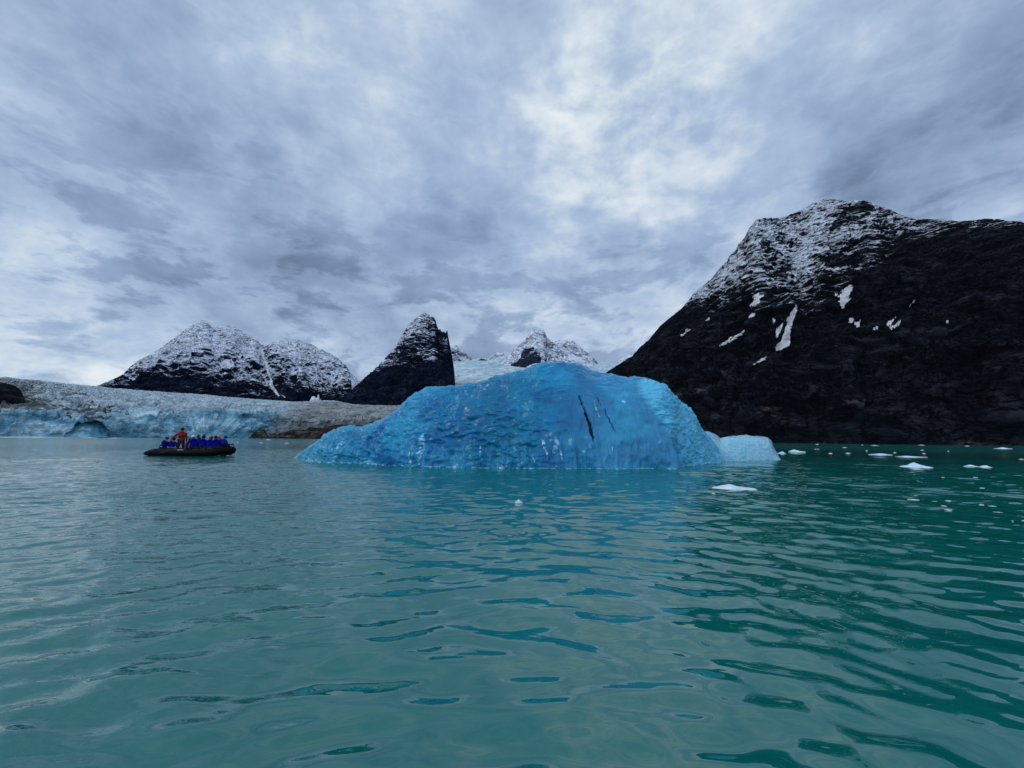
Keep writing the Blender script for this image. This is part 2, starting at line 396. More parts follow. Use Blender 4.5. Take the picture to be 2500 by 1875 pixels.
# ------------------------------------------------------------------ the steep horn
ridge_h = R3([(170, 600), (225, 548), (300, 520), (340, 480), (400, 425), (440, 385), (490, 345), (540, 290), (590, 240), (610, 200), (640, 150), (660, 115), (690, 90), (720, 65), (745, 55), (760, 60), (775, 75), (795, 78), (805, 95), (812, 130), (822, 142), (830, 138), (838, 160), (848, 152), (856, 168), (862, 150), (868, 152), (873, 185), (882, 230), (890, 270), (897, 310), (903, 350), (908, 400), (912, 470), (918, 560), (930, 700)])
def snow_h(base, P, px, V, zrel, big, gul, led, fin):
    X, Y = proj(P); X, Y = (X - 700) * 2.212, (Y - 740) * 2.212
    S = fbm(P, 150, 5, 0.6, 61)
    s = np.clip(0.74 - (Y - 60) / 600 + 0.10 * S, 0, 1)
    s -= 0.30 * sstep(740, 800, X + 20 * S + (Y - 200) * 0.05) * (1 - np.exp(-(((X - 790) / 60) ** 2 + ((Y - 285) / 32) ** 2)) * 1.1)
    s += 0.10 * np.exp(-(((X - 780) / 60) ** 2 + ((Y - 290) / 35) ** 2))
    s -= 0.30 * sstep(330, 420, Y + 20 * S)
    # light ledges along the left shoulder
    s += 0.14 * np.exp(-((X - (650 - (Y - 150) * 0.75)) / 30) ** 2) * (Y < 420)
    return stack_cols(np.clip(s, 0, 1), 0 * X, 0 * X)
mountain("mountain", "steep dark horn shaped peak with a notched right edge", M_rock_mid, ridge_h,
         [(770, 1150), (1036, 1500), (1115, 1480)], 1030, 778, 1119, C=700, R=480, amp=0.75, size=230., snow=snow_h, seed=33, prof=1.15, ridge_keep=0.10, fine=1.3)

# ------------------------------------------------------------------ centre peaks
ridge_c = R3([(1080, 430), (1120, 370), (1160, 325), (1210, 275), (1250, 230), (1285, 205), (1300, 175), (1320, 150), (1335, 143), (1385, 143), (1395, 160), (1405, 185), (1440, 215), (1480, 240), (1520, 262), (1570, 290), (1620, 320), (1680, 350), (1720, 380), (1780, 440), (1850, 560)])
dark_c = [R3([(1160, 375), (1190, 350), (1230, 320), (1262, 300), (1275, 262), (1300, 250), (1330, 240), (1345, 265), (1368, 275), (1372, 318), (1330, 330), (1290, 350), (1250, 385)])]
def snow_c(base, P, px, V, zrel, big, gul, led, fin):
    X, Y = proj(P); S = fbm(P, 150, 5, 0.6, 14)
    s = 0.80 + 0.15 * S
    J = fbm(P, 40, 4, 0.65, 78)
    for p in dark_c: s = np.where(inpoly(X + 12 * J, Y + 12 * S, p), 0.05 + 0.4 * (J > 0.15), s)
    return stack_cols(np.clip(s, 0, 1), 0 * X, 0 * X)
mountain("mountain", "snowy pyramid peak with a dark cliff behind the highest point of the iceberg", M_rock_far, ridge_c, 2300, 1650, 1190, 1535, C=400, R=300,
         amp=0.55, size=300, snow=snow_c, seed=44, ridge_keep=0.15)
def snow_d(base, P, px, V, zrel, big, gul, led, fin):
    S = fbm(P, 160, 5, 0.6, 24)
    return stack_cols(np.clip(0.72 + 0.25 * S, 0, 1), 0 * px, 0 * px)
mountain("mountain", "blunt snowy summit right of the pyramid peak", M_rock_far,
         R3([(1380, 330), (1420, 235), (1435, 212), (1470, 200), (1500, 200), (1525, 210), (1545, 205), (1580, 230), (1620, 265), (1660, 300), (1690, 335), (1715, 365), (1740, 430)]), 2900, 2300, 1324, 1486, C=200, R=200, amp=0.5, size=260, snow=snow_d, seed=51, ridge_keep=0.2)
mountain("mountain", "small ragged snowy peak beside the right edge of the dark horn", M_rock_far,
         R3([(840, 330), (890, 237), (908, 234), (918, 226), (930, 245), (950, 262), (975, 280), (995, 295), (1010, 330), (1030, 400)]), 3300, 2700, 1080, 1165, C=120, R=160, amp=0.45, size=260, snow=snow_d, seed=52, ridge_keep=0.2)
mountain("mountain", "tiny rocky peak in the snowfield left of the pyramid peak", M_rock_far,
         R3([(1080, 330), (1100, 290), (1125, 268), (1160, 266), (1180, 285), (1200, 330)]), 3100, 2700, 1188, 1243, C=90, R=120, amp=0.4, size=220, snow=snow_d, seed=53, ridge_keep=0.3)
mountain("mountain", "lowest dark rock knob poking out of the snowfield", M_rock_far,
         R3([(1020, 330), (1032, 308), (1050, 299), (1078, 304), (1095, 320), (1105, 340)]), 2800, 2500, 1161, 1200, C=80, R=90, amp=0.3, size=160, snow=lambda *a: stack_cols(0.35 + 0 * a[2], 0 * a[2], 0 * a[2]), seed=54, ridge_keep=0.4)
mountain("mountain", "snow covered ridge half hidden by the black mountain's left slope", M_rock_far,
         R3([(1700, 420), (1735, 360), (1770, 325), (1820, 295), (1870, 268), (1895, 255), (1925, 240), (1990, 200), (2100, 190), (2200, 300)]), 3600, 2900, 1468, 1690, C=200, R=160, amp=0.4, size=260, snow=lambda *a: stack_cols(0.74 + 0 * a[2], 0 * a[2], 0 * a[2]), seed=55, ridge_keep=0.2)

# ------------------------------------------------------------------ ice surfaces on land
def ice_land_mat(name, unit):
    """mask.r dark tone (debris, crevasses, painted cave shade), mask.g blue cliff ice, mask.b brown-grey dirty ice"""
    mt, nt = new_mat(name); k = N(nt); co = k.coord(); r, g, b, _ = k.attr()
    w = k.noise(k.map(co, (1, 0.7, 1.6)), 1 / (unit * 11), 7, 0.7, 0.25)
    w2 = k.noise(k.map(co, (1, .35, 2.0)), 1 / (unit * 4.5), 6, 0.7, 0.2)
    clean = k.mix(k.ss(w, 0.3, 0.7), (0.20, 0.31, 0.36), (0.62, 0.72, 0.77))
    blue = k.ramp(k.ss(w, 0.3, 0.7), [(0, (0.015, 0.14, 0.22)), (0.45, (0.15, 0.44, 0.58)), (0.8, (0.55, 0.78, 0.86)), (1, (0.75, 0.88, 0.92))])
    dirty = k.mix(k.ss(w, 0.3, 0.7), (0.07, 0.075, 0.075), (0.40, 0.42, 0.41))
    c = k.mix(g, clean, blue); c = k.mix(b, c, dirty)
    dk = k.ss(k.math('ADD', r, k.math('MULTIPLY', k.math('SUBTRACT', w2, 0.5), 1.5)), 0.42, 0.60)
    c = k.mix(k.math('MULTIPLY', dk, 0.85), c, k.mix(w, (0.012, 0.016, 0.02), (0.07, 0.08, 0.085)))
    bm = k.bump(k.math('ADD', w, w2), unit * 2.0, 1.0)
    k.bsdf(Base_Color=c, Roughness=0.6, Specular_IOR_Level=0.3, Normal=bm)
    return mt
M_glacier = ice_land_mat("crevassed_glacier_ice", 2.6)
# glacier
C, px = 1900, np.concatenate([np.linspace(-900, 0, 300)[:-1], np.linspace(0, 1000, 1400)[:-1], np.linspace(1000, 1420, 202)])
Dw = lin(px, [(-900, 420), (0, 430), (500, 440), (640, 455), (760, 520), (960, 560), (1420, 640)])
w0 = ptz(px, Dw - 4, -4.0)
w1 = ptz(px, Dw, 0.0)
nse = fbm(np.stack([px, 0 * px, 0 * px], -1), 60, 4, 0.6, 3)
cl = pt(px, lin(px, [(-900, 990), (0, 1014), (60, 1012), (130, 1018), (180, 1032), (260, 1032), (285, 1010), (450, 1016), (560, 1014), (650, 1018), (700, 1030), (800, 1028), (960, 1022), (1420, 1040)]) + 3.0 * nse, Dw + 12)
c2 = pt(px, lin(px, [(-900, 975), (0, 1004), (200, 1010), (450, 1006), (650, 1008), (800, 1012), (960, 1008), (1420, 1030)]), Dw + 60)
mid = pt(px, lin(px, [(-900, 930), (0, 962), (300, 978), (600, 990), (800, 1000), (1000, 1000), (1420, 1020)]), lin(px, [(-900, 800), (600, 760), (1000, 760), (1420, 800)]))
tp = pt(px, lin(px, [(-900, 850), (-300, 900)] + RH([(0, 108), (60, 100), (200, 115), (400, 135), (700, 165), (1000, 198), (1300, 225), (1600, 250), (1900, 268), (2212, 290)]) + RG([(200, 45), (400, 60), (600, 75), (800, 88), (950, 100), (1100, 92), (1250, 86), (1400, 84), (1600, 128), (1900, 140), (2200, 135)]) + [(1420, 1010)]),
        lin(px, [(-900, 1500), (200, 1450), (700, 1400), (850, 1150), (1000, 950), (1420, 950)]))
bk = tp.copy(); bk[:, :2] *= 1.35; bk[:, 2] -= 60
b2 = tp.copy(); b2[:, :2] *= 1.5; b2[:, 2] = -5
rows = np.concatenate([np.linspace(0, 1, 6)[:-1], np.linspace(1, 2, 150)[:-1], np.linspace(2, 3, 70)[:-1], np.linspace(3, 4, 230)[:-1], np.linspace(4, 5, 260)[:-1], np.linspace(5, 7, 30)])
L = np.stack([w0, w1, cl, c2, mid, tp, bk, b2])
kk = np.clip(np.floor(rows).astype(int), 0, 6); tt = (rows - kk)[:, None, None]
P = L[kk] * (1 - tt) + L[kk + 1] * tt
nr = grid_normals(P)
if nr[300, 700, 2] < 0: nr = -nr
V = rows[:, None]
X, Y = proj(P)
Wp = warp(P, 60, 30, 70)
ser = fbm(Wp * np.array([1, 0.7, 1.0]), 26, 5, 0.62, 71, True)
cre = fbm(Wp * np.array([1, 0.5, 1.0]), 70, 4, 0.6, 75, True)
clf = fbm(Wp * np.array([1, 1, 0.5]), 18, 5, 0.6, 78, True)
bigc = fbm(P * np.array([1, 1, 0.2]), 60, 2, 0.5, 79)
ser2 = fbm(Wp * np.array([1, 0.8, 1.0]), 9, 4, 0.6, 171, True)
crv = fbm(Wp * np.array([1, 1.9, 1.0]), 34, 4, 0.6, 175)
arc = np.concatenate([[0], np.cumsum(np.linalg.norm(np.diff(w1[:, :2], axis=0), axis=1))])[None] + 0 * crv
q1, q2 = worley((arc + 9 * crv) / 11, P[..., 2] / 9 + 1.3 * cre, 5)
q3, q4 = worley((arc + 5 * crv) / 4.5, P[..., 2] / 5 + 1.0 * cre, 6)
shard = (q2 - q1) + 0.5 * (q4 - q3)
d = ser * 5.5 * sstep(1.9, 2.3, V) * lin(V, [(0, 1), (3, 1), (4, 1.2), (5, 0.9), (7, 0.6)]) + cre * 2.2 * sstep(1.9, 2.6, V) + clf * 3.6 * (V < 2.2) * sstep(0.9, 1.05, V) + bigc * 6 * sstep(2.4, 1.4, V) * sstep(0, 1, V)
d = d + ser2 * 2.2 * sstep(1.9, 2.3, V) + (shard - 0.4) * 3.6 * (V < 2.2) * sstep(0.9, 1.05, V)
d = d - 5.0 * np.exp(-(crv / 0.05) ** 2) * sstep(2.0, 2.4, V)
d *= (1 - 0.45 * sstep(4.5, 5, V))
d = d * (1 - 0.3 * sstep(640, 760, X) * (V > 2))
cave = inpoly(X + 4 * cre, Y, RH([(690, 745), (760, 690), (800, 630), (880, 600), (1000, 595), (1080, 610), (1150, 660), (1200, 715), (1195, 745)]))
cv = cave.astype(float)
for _ in range(6): cv = (cv + np.roll(cv, 1, 0) + np.roll(cv, -1, 0) + np.roll(cv, 1, 1) + np.roll(cv, -1, 1)) / 5
P = P + nr * d[..., None]
P[..., :2] *= (1 + 0.03 * cv)[..., None]
X, Y = proj(P)
S = fbm(P, 120, 4, 0.6, 81); S2 = fbm(P, 40, 4, 0.6, 83)
dirt = 0.385 + 0.26 * np.clip(-ser, -0.5, 1) + 0.26 * sstep(330, 40, X + 60 * S) * (V > 2.2) * sstep(1015, 990, Y) + 0.22 * np.exp(-((V - 2.6) / 0.5) ** 2) * sstep(420, 250, X) 
dirt = dirt - 0.12 * sstep(300, 500, X) + 0.05 * S
dirt = dirt + 0.46 * np.exp(-(crv / 0.06) ** 2) - 0.20 * ser2 + 0.05 - 0.07 * sstep(380, 560, X)  # darker along crevasse lines and in the hollows of the ice
dirt = np.where(V < 1.95, 0.06 + 0.10 * np.clip(-clf, 0, 1), dirt)
blue = np.where(V < 2.0, 1.0, np.exp(-(V - 2.0) * 3.0)) * sstep(720, 640, X + 30 * S) * np.clip(0.85 + 0.5 * S2, 0, 1)
brown = sstep(640, 720, X + 25 * S + (1030 - Y) * -1.2) * 0.9
brown = np.maximum(brown, 0.45 * sstep(2.1, 2.5, V) * sstep(3.3, 2.6, V) * (0.5 + 0.8 * S2))
blue = np.where(V < 2.0, blue * np.clip(0.55 + 0.9 * (q1 - 0.25) + 0.3 * ser2, 0.1, 1), blue)
brown = np.maximum(brown, 0.6 * sstep(200, 0, X) * (V > 2))
brown = brown * (1 - sstep(4.7, 4.95, V))
dirt = dirt + 0.05 * brown
dirt = dirt - 0.2 * sstep(4.5, 4.9, V) * (X > 600)
blue = np.where(cv > 0.2, 1, blue)
dirt = np.where(cv > 0.5, 0.23 + 0.14 * sstep(1045, 1066, Y), dirt)  # cave shade painted into the ice colour, deeper towards the water
glacier = grid_mesh("glacier", P, M_glacier, stack_cols(dirt, blue, brown), kind='structure', label="crevassed grey white glacier ending in a low blue ice cliff at the water")

# the snowfield and icefall between the peaks
M_snow = ice_land_mat("snow_and_icefall", 4.0)
px = np.linspace(985, 1600, 420)
L = np.stack([ptz(px, np.full(420, 1150.), -5), pt(px, np.full(420, 955.), np.full(420, 1500.)), pt(px, lin(px, [(900, 920), (1100, 925), (1200, 912), (1260, 905), (1600, 915)]), np.full(420, 1900.)),
              pt(px, lin(px, [(900, 890), (1100, 889), (1180, 889), (1260, 892), (1600, 905)]), np.full(420, 2300.)),
              pt(px, lin(px, R3([(400, 320), (900, 322), (1000, 305), (1030, 298), (1100, 296), (1180, 262), (1230, 262), (1500, 280), (1640, 300), (1690, 317), (1750, 321), (1800, 325)]) + [(1600, 890)]), np.full(420, 3500.)),
              ptz(px, np.full(420, 5000.), -5)])
rows = np.linspace(0, 5, 420); kk = np.clip(np.floor(rows).astype(int), 0, 4); tt = (rows - kk)[:, None, None]
P = L[kk] * (1 - tt) + L[kk + 1] * tt; nr = grid_normals(P)
if nr[200, 200, 2] < 0: nr = -nr
V = rows[:, None]
ser = fbm(warp(P, 150, 90, 4) * np.array([1, .5, 1]), 70, 5, 0.62, 90, True)
fall = np.exp(-((V - 3.1) / 0.35) ** 2) + 0.35 * np.exp(-((V - 2.1) / 0.5) ** 2)
P = P + nr * (ser * (2 + 13 * fall))[..., None]
X, Y = proj(P)
low = sstep(918, 935, Y)
grid_mesh("snowfield", P, M_snow, stack_cols(0.05 + 0.25 * fall * np.clip(0.3 - ser, 0, 1) + 0 * X, 0.22 * fall + 0 * X, 0.45 * low), kind='structure', label="white snowfield and icefall between the dark horn and the pyramid peak")
# small snow cone at the foot of the twin mountain
mountain("snowfield", "small bright snow patch at the foot of the twin mountain", rock_mat("clean_snow", 4.0, (0.6, 0.63, 0.68), (0.7, 0.73, 0.78)),
         RG([(1120, 110), (1145, 60), (1160, 35), (1185, 32), (1205, 52), (1218, 42), (1212, 18), (1235, 14), (1228, 35), (1250, 65), (1275, 85), (1300, 110)]), 1850, 1700, 753, 794, C=80, R=60, amp=0.08, size=90,
         snow=lambda *a: stack_cols(1.0 + 0 * a[2], 1 + 0 * a[2], 0 * a[2]), seed=4)
# left dark rock hill and rocky shore
def snow_none(b): return lambda *a: stack_cols(0 * a[2], 0 * a[2], b + 0 * a[2])
mountain("hill", "black rock hill rising from the glacier at the left edge", M_rock_near,
         [(-700, 915), (-300, 922)] + RH([(-200, 140), (0, 148), (60, 158), (150, 185), (210, 215), (240, 260), (262, 320), (290, 420), (330, 520)]), 575, 495, -700, 74, C=260, R=200, amp=0.35, size=110, snow=snow_none(0.0), seed=65, ridge_keep=0.3, zb=12.0)
M_shore = rock_mat("brown_shore_rock", 0.25, (0.014, 0.012, 0.012), (0.09, 0.075, 0.068))
mountain("rocky_shore", "low brown rock outcrop at the waterline under the dirty ice, left of the iceberg", M_shore,
         RG([(470, 500), (490, 482), (520, 440), (560, 402), (600, 392), (640, 388), (660, 430), (685, 468), (720, 448), (780, 462), (850, 430), (900, 412), (960, 398), (1090, 410), (1130, 375), (1200, 380), (1280, 370), (1400, 350), (1560, 335), (1700, 345), (1800, 330), (2000, 340), (2300, 380)]) + [(1200, 1060)],
         [(600, 440), (700, 440), (900, 470), (1200, 520)], [(600, 425), (700, 415), (900, 420), (1200, 450)], 607, 1200, C=700, R=160, amp=0.5, size=26, snow=snow_none(0.42), seed=66, ridge_keep=0.25, prof=0.9, zb=-1.0, fine=3.0)

# ------------------------------------------------------------------ icebergs
def ice_mat(name, a, bcol, pale, rough=0.07):
    """mask.r pale ice and painted crest glow, mask.g frosted white, mask.b dirt, alpha: teal"""
    mt, nt = new_mat(name); k = N(nt); co = k.coord(); r, g, b, al = k.attr()
    w = k.noise(k.map(co, (1, 1, 0.8), rot=(0, 0.5, 0)), 0.38, 4, 0.6, 0.6); w2 = k.noise(k.map(co, (1, 1, 1.5)), 5.0, 6, 0.62, 0.5)
    c = k.mix(k.ss(w, 0.35, 0.65), a, bcol)
    c = k.mix(al, c, (0.004, 0.15, 0.24))
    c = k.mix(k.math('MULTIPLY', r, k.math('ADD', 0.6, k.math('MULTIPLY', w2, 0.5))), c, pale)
    fr = k.math('MULTIPLY', k.ss(g, 0.05, 0.25), k.ss(k.math('ADD', g, k.math('MULTIPLY', k.math('SUBTRACT', w2, 0.5), 2.2)), 0.5, 0.95))
    c = k.mix(k.math('MULTIPLY', fr, 0.8), c, (0.45, 0.72, 0.82))
    d2 = k.ss(k.math('ADD', b, k.math('MULTIPLY', k.math('SUBTRACT', w2, 0.5), 0.6)), 0.45, 0.62)
    c = k.mix(d2, c, k.mix(w2, (0.002, 0.008, 0.008), (0.03, 0.04, 0.025)))
    v = k.voro(k.map(co, (1, 1, 1.5)), 5.5, 'SMOOTH_F1')
    bm = k.bump(k.math('ADD', k.math('MULTIPLY', v, 0.05), k.math('MULTIPLY', w2, 0.10)), 0.08, 0.8)
    b_ = k.bsdf(Base_Color=c, Roughness=k.math('ADD', rough, k.math('MULTIPLY', fr, 0.35)), IOR=1.36, Normal=bm)
    b_.inputs['Subsurface Weight'].default_value = 0.75; b_.inputs['Subsurface Radius'].default_value = (0.06, 0.35, 0.7); b_.inputs['Subsurface Scale'].default_value = 0.5
    return mt
M_ice = ice_mat("deep_blue_glacier_ice", (0.0, 0.125, 0.30), (0.0, 0.25, 0.43), (0.12, 0.50, 0.68))
M_ice_pale = ice_mat("pale_clear_ice", (0.10, 0.38, 0.50), (0.20, 0.50, 0.60), (0.5, 0.75, 0.82))
M_ice_white = ice_mat("white_bubbly_ice", (0.42, 0.56, 0.62), (0.66, 0.76, 0.80), (0.72, 0.82, 0.86), 0.3)

def berg(name, label, cat, mat, top, wl, px0, px1, depth, C, Rf, Rb, scal, seed, masks, tilt=None, group=None):
    px = np.linspace(px0, px1, C)
    tpy = lin(px, top); wpy = lin(px, wl)
    g0 = ground(px, wpy); Df = np.linalg.norm(g0[:, :2], axis=1)
    H0 = (wpy - tpy) / F * Df
    dep = depth(px, H0)
    tan = (pt(px, tpy, np.ones(C))[:, 2] - CAMH)
    th = np.linspace(0, 1, Rf)[:, None]
    e1 = 1 - np.cos(th * PI / 2) ** 1.0
    zz = np.sin(th * PI / 2) ** 0.92
    lean = dep[None] * (0.25 * th + 0.75 * e1)
    Dg = Df[None] + lean
    zc = np.min(((tan[None] * Dg + CAMH) / np.maximum(zz, 1e-3))[5:], axis=0)
    zc = np.maximum(zc, 0.02)
    u = g0[:, :2] / Df[:, None]
    P = np.zeros((Rf + Rb + 8, C, 3))
    for i in range(8):
        P[i, :, :2] = u * (Df - 0.0 + 0.02 * (8 - i))[:, None]; P[i, :, 2] = -0.16 * (8 - i)
    P[8:8 + Rf, :, :2] = u[None] * Dg[..., None]; P[8:8 + Rf, :, 2] = zz * zc[None]
    for j in range(Rb):
        t = (j + 1) / Rb
        P[8 + Rf + j, :, :2] = u * (Df + dep + dep * 1.3 * math.sin(t * PI / 2) ** 0.8)[:, None]
        P[8 + Rf + j, :, 2] = zc * math.cos(t * PI / 2) ** 0.8 - 0.9 * t ** 3
    nr = grid_normals(P)
    if nr[Rf // 2, C // 2, 1] > 0: nr = -nr
    s = np.cumsum(np.concatenate([[0], np.linalg.norm(np.diff(g0[:, :2], axis=0), axis=1)]))[None] + 0 * P[..., 0]
    X, Y = proj(P)
    disp, cols = scal(P, s, X, Y, nr, th, zc)
    # closed ends and a quiet waterline
    e = np.minimum(1, np.minimum(np.arange(C), C - 1 - np.arange(C)) / 12.0)[None]
    P = P + nr * (disp * e)[..., None]
    root = grid_mesh(name, P, mat, cols, flip=False)
    root["label"] = label; root["category"] = cat
    if group: root["group"] = group
    return root

top_i = R5([(62, 950), (75, 940), (110, 915), (180, 890), (230, 855), (300, 815), (350, 775), (400, 735), (450, 710), (500, 690), (545, 682), (600, 690), (650, 690), (700, 670), (760, 645), (840, 605), (900, 565), (960, 530), (1010, 505), (1050, 465), (1080, 430), (1130, 400), (1180, 375), (1215, 340), (1260, 322), (1320, 315), (1380, 312), (1440, 320), (1500, 325), (1560, 310), (1640, 298), (1700, 305), (1740, 280), (1800, 255), (1870, 225), (1940, 210), (2020, 190), (2100, 175), (2160, 150), (2205, 132)]) + R6([(0, 112), (60, 100), (130, 98), (200, 108), (270, 112), (350, 125), (440, 145), (520, 165), (600, 182), (700, 198), (800, 208), (900, 225), (1000, 232), (1060, 240), (1110, 262), (1140, 290), (1170, 330), (1210, 370), (1245, 410), (1290, 450), (1340, 500), (1380, 560), (1405, 610), (1430, 640), (1460, 690), (1490, 730), (1530, 775), (1560, 815), (1580, 855), (1595, 908)])
wl_i = R5([(55, 952), (120, 962), (200, 980), (350, 998), (600, 1000), (740, 1003), (900, 1020), (1250, 1035), (1700, 1042), (2205, 1047)]) + R6([(0, 967), (500, 970), (1160, 970), (1250, 950), (1400, 930), (1596, 909)])
def dep_i(px, H):
    return np.clip(H * 0.95, 0.35, 4.4) * lin(px, [(700, 1.5), (900, 1.25), (1300, 1.0), (1600, 0.9), (1768, 1.3)])
crack1 = R6([(384, 360), (392, 362), (408, 400), (425, 445), (450, 490), (470, 545), (490, 590), (502, 640), (513, 705), (503, 722), (493, 750), (486, 748), (480, 705), (468, 650), (452, 590), (432, 530), (425, 480), (400, 420)])
crack2 = R6([(600, 470), (612, 470), (618, 520), (640, 555), (645, 590), (665, 620), (690, 665), (684, 668), (655, 625), (632, 590), (625, 560), (605, 520)])
crack3 = R6([(525, 340), (532, 338), (560, 400), (580, 440), (572, 440), (548, 400)])
streaks = [R5(p) for p in ([(1215, 735), (1245, 730), (1248, 800), (1240, 840), (1225, 870), (1215, 960), (1185, 970), (1165, 930), (1180, 870), (1195, 800)],
           [(1100, 900), (1112, 900), (1118, 960), (1108, 1010), (1098, 1010), (1093, 960)], [(1228, 960), (1238, 960), (1240, 1035), (1225, 1035)],
           [(205, 960), (240, 950), (280, 965), (270, 990), (215, 985)], [(420, 870), (520, 800), (545, 800), (480, 870), (400, 905)], [(1735, 840), (1745, 840), (1750, 920), (1740, 960), (1735, 900)])] + \
    [R6(p) for p in ([(175, 715), (200, 705), (225, 760), (250, 850), (258, 930), (250, 930), (235, 860), (215, 790), (190, 830), (150, 860), (165, 800)], [(70, 730), (95, 730), (110, 800), (125, 870), (118, 885), (90, 810)],
     [(460, 750), (475, 740), (490, 800), (485, 835), (470, 810), (455, 800)], [(1310, 610), (1345, 605), (1365, 650), (1340, 670), (1310, 650)], [(735, 405), (755, 415), (765, 440), (750, 440), (735, 425)], [(490, 395), (512, 400), (535, 460), (565, 535), (555, 545), (530, 500), (505, 440)],
     [(0, 860), (12, 850), (20, 900), (14, 930), (4, 900)])]
edge_r = R6([(850, 240), (860, 330), (900, 400), (960, 500), (1030, 560), (1080, 660), (1150, 740), (1180, 850), (1200, 970)])
def scal_i(P, s, X, Y, nr, th, zc):
    z = P[..., 2]
    Wn = fbm(P, 2.2, 3, 0.5, 101); Wm = fbm(P, 0.7, 3, 0.5, 103)
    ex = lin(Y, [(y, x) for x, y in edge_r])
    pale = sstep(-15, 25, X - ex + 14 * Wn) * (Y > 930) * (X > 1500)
    # scallops: hollows with sharp rims
    U, Vv = s / 0.50 + 0.9 * Wn + 0.4 * Wm, (P[..., 2] * 0.9 + P[..., 1] * 0.55) / 0.26 + 0.9 * fbm(P, 1.5, 3, 0.5, 105)
    f1, f2 = worley(U, Vv, 3)
    U2, V2 = s / 0.23 + 0.8 * Wm, (P[..., 2] + P[..., 1] * 0.5) / 0.14 + 0.8 * Wn
    g1, g2 = worley(U2, V2, 8)
    face = sstep(1180, 1420, X) * sstep(930, 1010, Y + 60 * (X < 1300)) * (1 - pale)      # smoother, steeper lower face
    sc_a = 0.20 * (1 - 0.92 * face) * (1 - 0.1 * pale) * (0.75 + 0.9 * fbm(P, 3.5, 2, 0.5, 141))
    wav = fbm(P * np.array([0.8, 1.3, 2.3]) + 0.25 * Wm[..., None], 0.85, 3, 0.42, 151, True)
    lump = fbm(P, 3.0, 4, 0.5, 110) * 0.26 + fbm(P, 1.1, 3, 0.45, 112) * 0.20 + fbm(P * np.array([1, 1, 0.35]), 1.6, 3, 0.5, 143, True) * 0.16 * face
    ribs = fbm(P * np.array([1, 1, 0.22]), 0.55, 3, 0.5, 115, True) * 0.10 * sstep(2.2, 0.6, z) * (1 - pale)
    d = lump + ribs + sc_a * (0.38 * f1 ** 1.5 + 0.62 * wav) + 0.020 * (g1 ** 1.3) * (1 - 0.8 * face) + fbm(P, 0.12, 3, 0.5, 117) * 0.006
    tail = sstep(960, 780, X); d = d + tail * fbm(P, 0.8, 4, 0.6, 119, True) * 0.16
    d = d - 0.22 * pale * 0
    ck = np.zeros(X.shape)
    for p in (crack1, crack2, crack3): ck = np.maximum(ck, inpoly(X + 6 * Wm + 3 * fbm(P, 0.15, 2, 0.5, 161), Y + 4 * Wn, p))
    d = d - 0.30 * ck
    d = d * sstep(-0.9, -0.05, z) * np.clip(zc / 0.8, 0.12, 1)[None]
    fr = np.zeros(X.shape)
    for p in streaks: fr = np.maximum(fr, inpoly(X + 5 * Wm, Y + 5 * Wn, p))
    fr = fr * 0.66
    vs = fbm(P * np.array([1, 1, 0.16]), 0.33, 3, 0.6, 121)
    fr = np.maximum(fr, 0.62 * sstep(0.24, 0.45, vs) * sstep(1.5, 0.1, z) * (1 - pale))
    fr = np.maximum(fr, 0.62 * (z < 0.05 + 0.02 * Wm) * (z > -0.3))
    fr = np.maximum(fr, 0.5 * tail * sstep(0.25, 0.55, fbm(P, 0.5, 4, 0.6, 123)))
    th2 = np.clip((zc[None] - z) / 0.35, 0, 1)  # crest band: light through thin ice, painted into the pale and teal colour
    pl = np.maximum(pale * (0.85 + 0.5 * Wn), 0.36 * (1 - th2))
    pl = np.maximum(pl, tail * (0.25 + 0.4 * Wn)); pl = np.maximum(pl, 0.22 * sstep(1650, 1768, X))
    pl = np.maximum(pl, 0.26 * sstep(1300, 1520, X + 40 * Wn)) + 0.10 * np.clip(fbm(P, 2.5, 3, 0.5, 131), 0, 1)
    teal = np.clip(0.65 * np.exp(-((X - 1190 - (Y - 900) * 0.1) / 110) ** 2) * (0.8 + Wn) + tail * 0.6 + 0.3 * (1 - th2), 0, 1)
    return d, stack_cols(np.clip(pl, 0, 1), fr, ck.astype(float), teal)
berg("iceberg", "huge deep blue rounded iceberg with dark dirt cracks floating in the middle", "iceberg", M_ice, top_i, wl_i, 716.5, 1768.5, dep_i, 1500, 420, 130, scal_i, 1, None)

top_s = [(1700, 1048)] + R6([(1430, 665), (1455, 662), (1480, 665), (1530, 685), (1570, 715), (1600, 712), (1640, 700), (1700, 695), (1790, 692), (1900, 698), (1970, 712), (1988, 730), (1998, 745), (2005, 785), (2030, 830), (2050, 870), (2066, 892)])
wl_s = [(1700, 1129), (1770, 1126.5)] + R6([(1800, 903), (1950, 898), (2068, 893)])
def scal_s(P, s, X, Y, nr, th, zc):
    z = P[..., 2]; Wn = fbm(P, 1.5, 3, 0.5, 201); Wm = fbm(P, 0.5, 3, 0.5, 203)
    f1, f2 = worley(s / 0.3 + Wn, (z + 0.5 * P[..., 1]) / 0.18 + Wm, 12)
    d = fbm(P, 1.3, 4, 0.55, 205) * 0.10 + 0.05 * f1 ** 1.5
    d *= sstep(-0.9, -0.05, z) * np.clip(zc / 0.8, 0.12, 1)[None]
    rgt = sstep(1850, 1890, X)
    fr = np.maximum(0.62 * rgt * sstep(0.0, 0.3, Wm + 0.1), 0.5 * sstep(1755, 1790, X) * sstep(1810, 1770, X) * sstep(0, 0.3, Wm))
    fr = np.maximum(fr, 0.6 * (z < 0.04) * (z > -0.3))
    return d, stack_cols(np.clip(0.35 + 0.5 * Wn + 0.25 * rgt, 0, 1), fr, 0 * X, 0.12 + 0 * X)
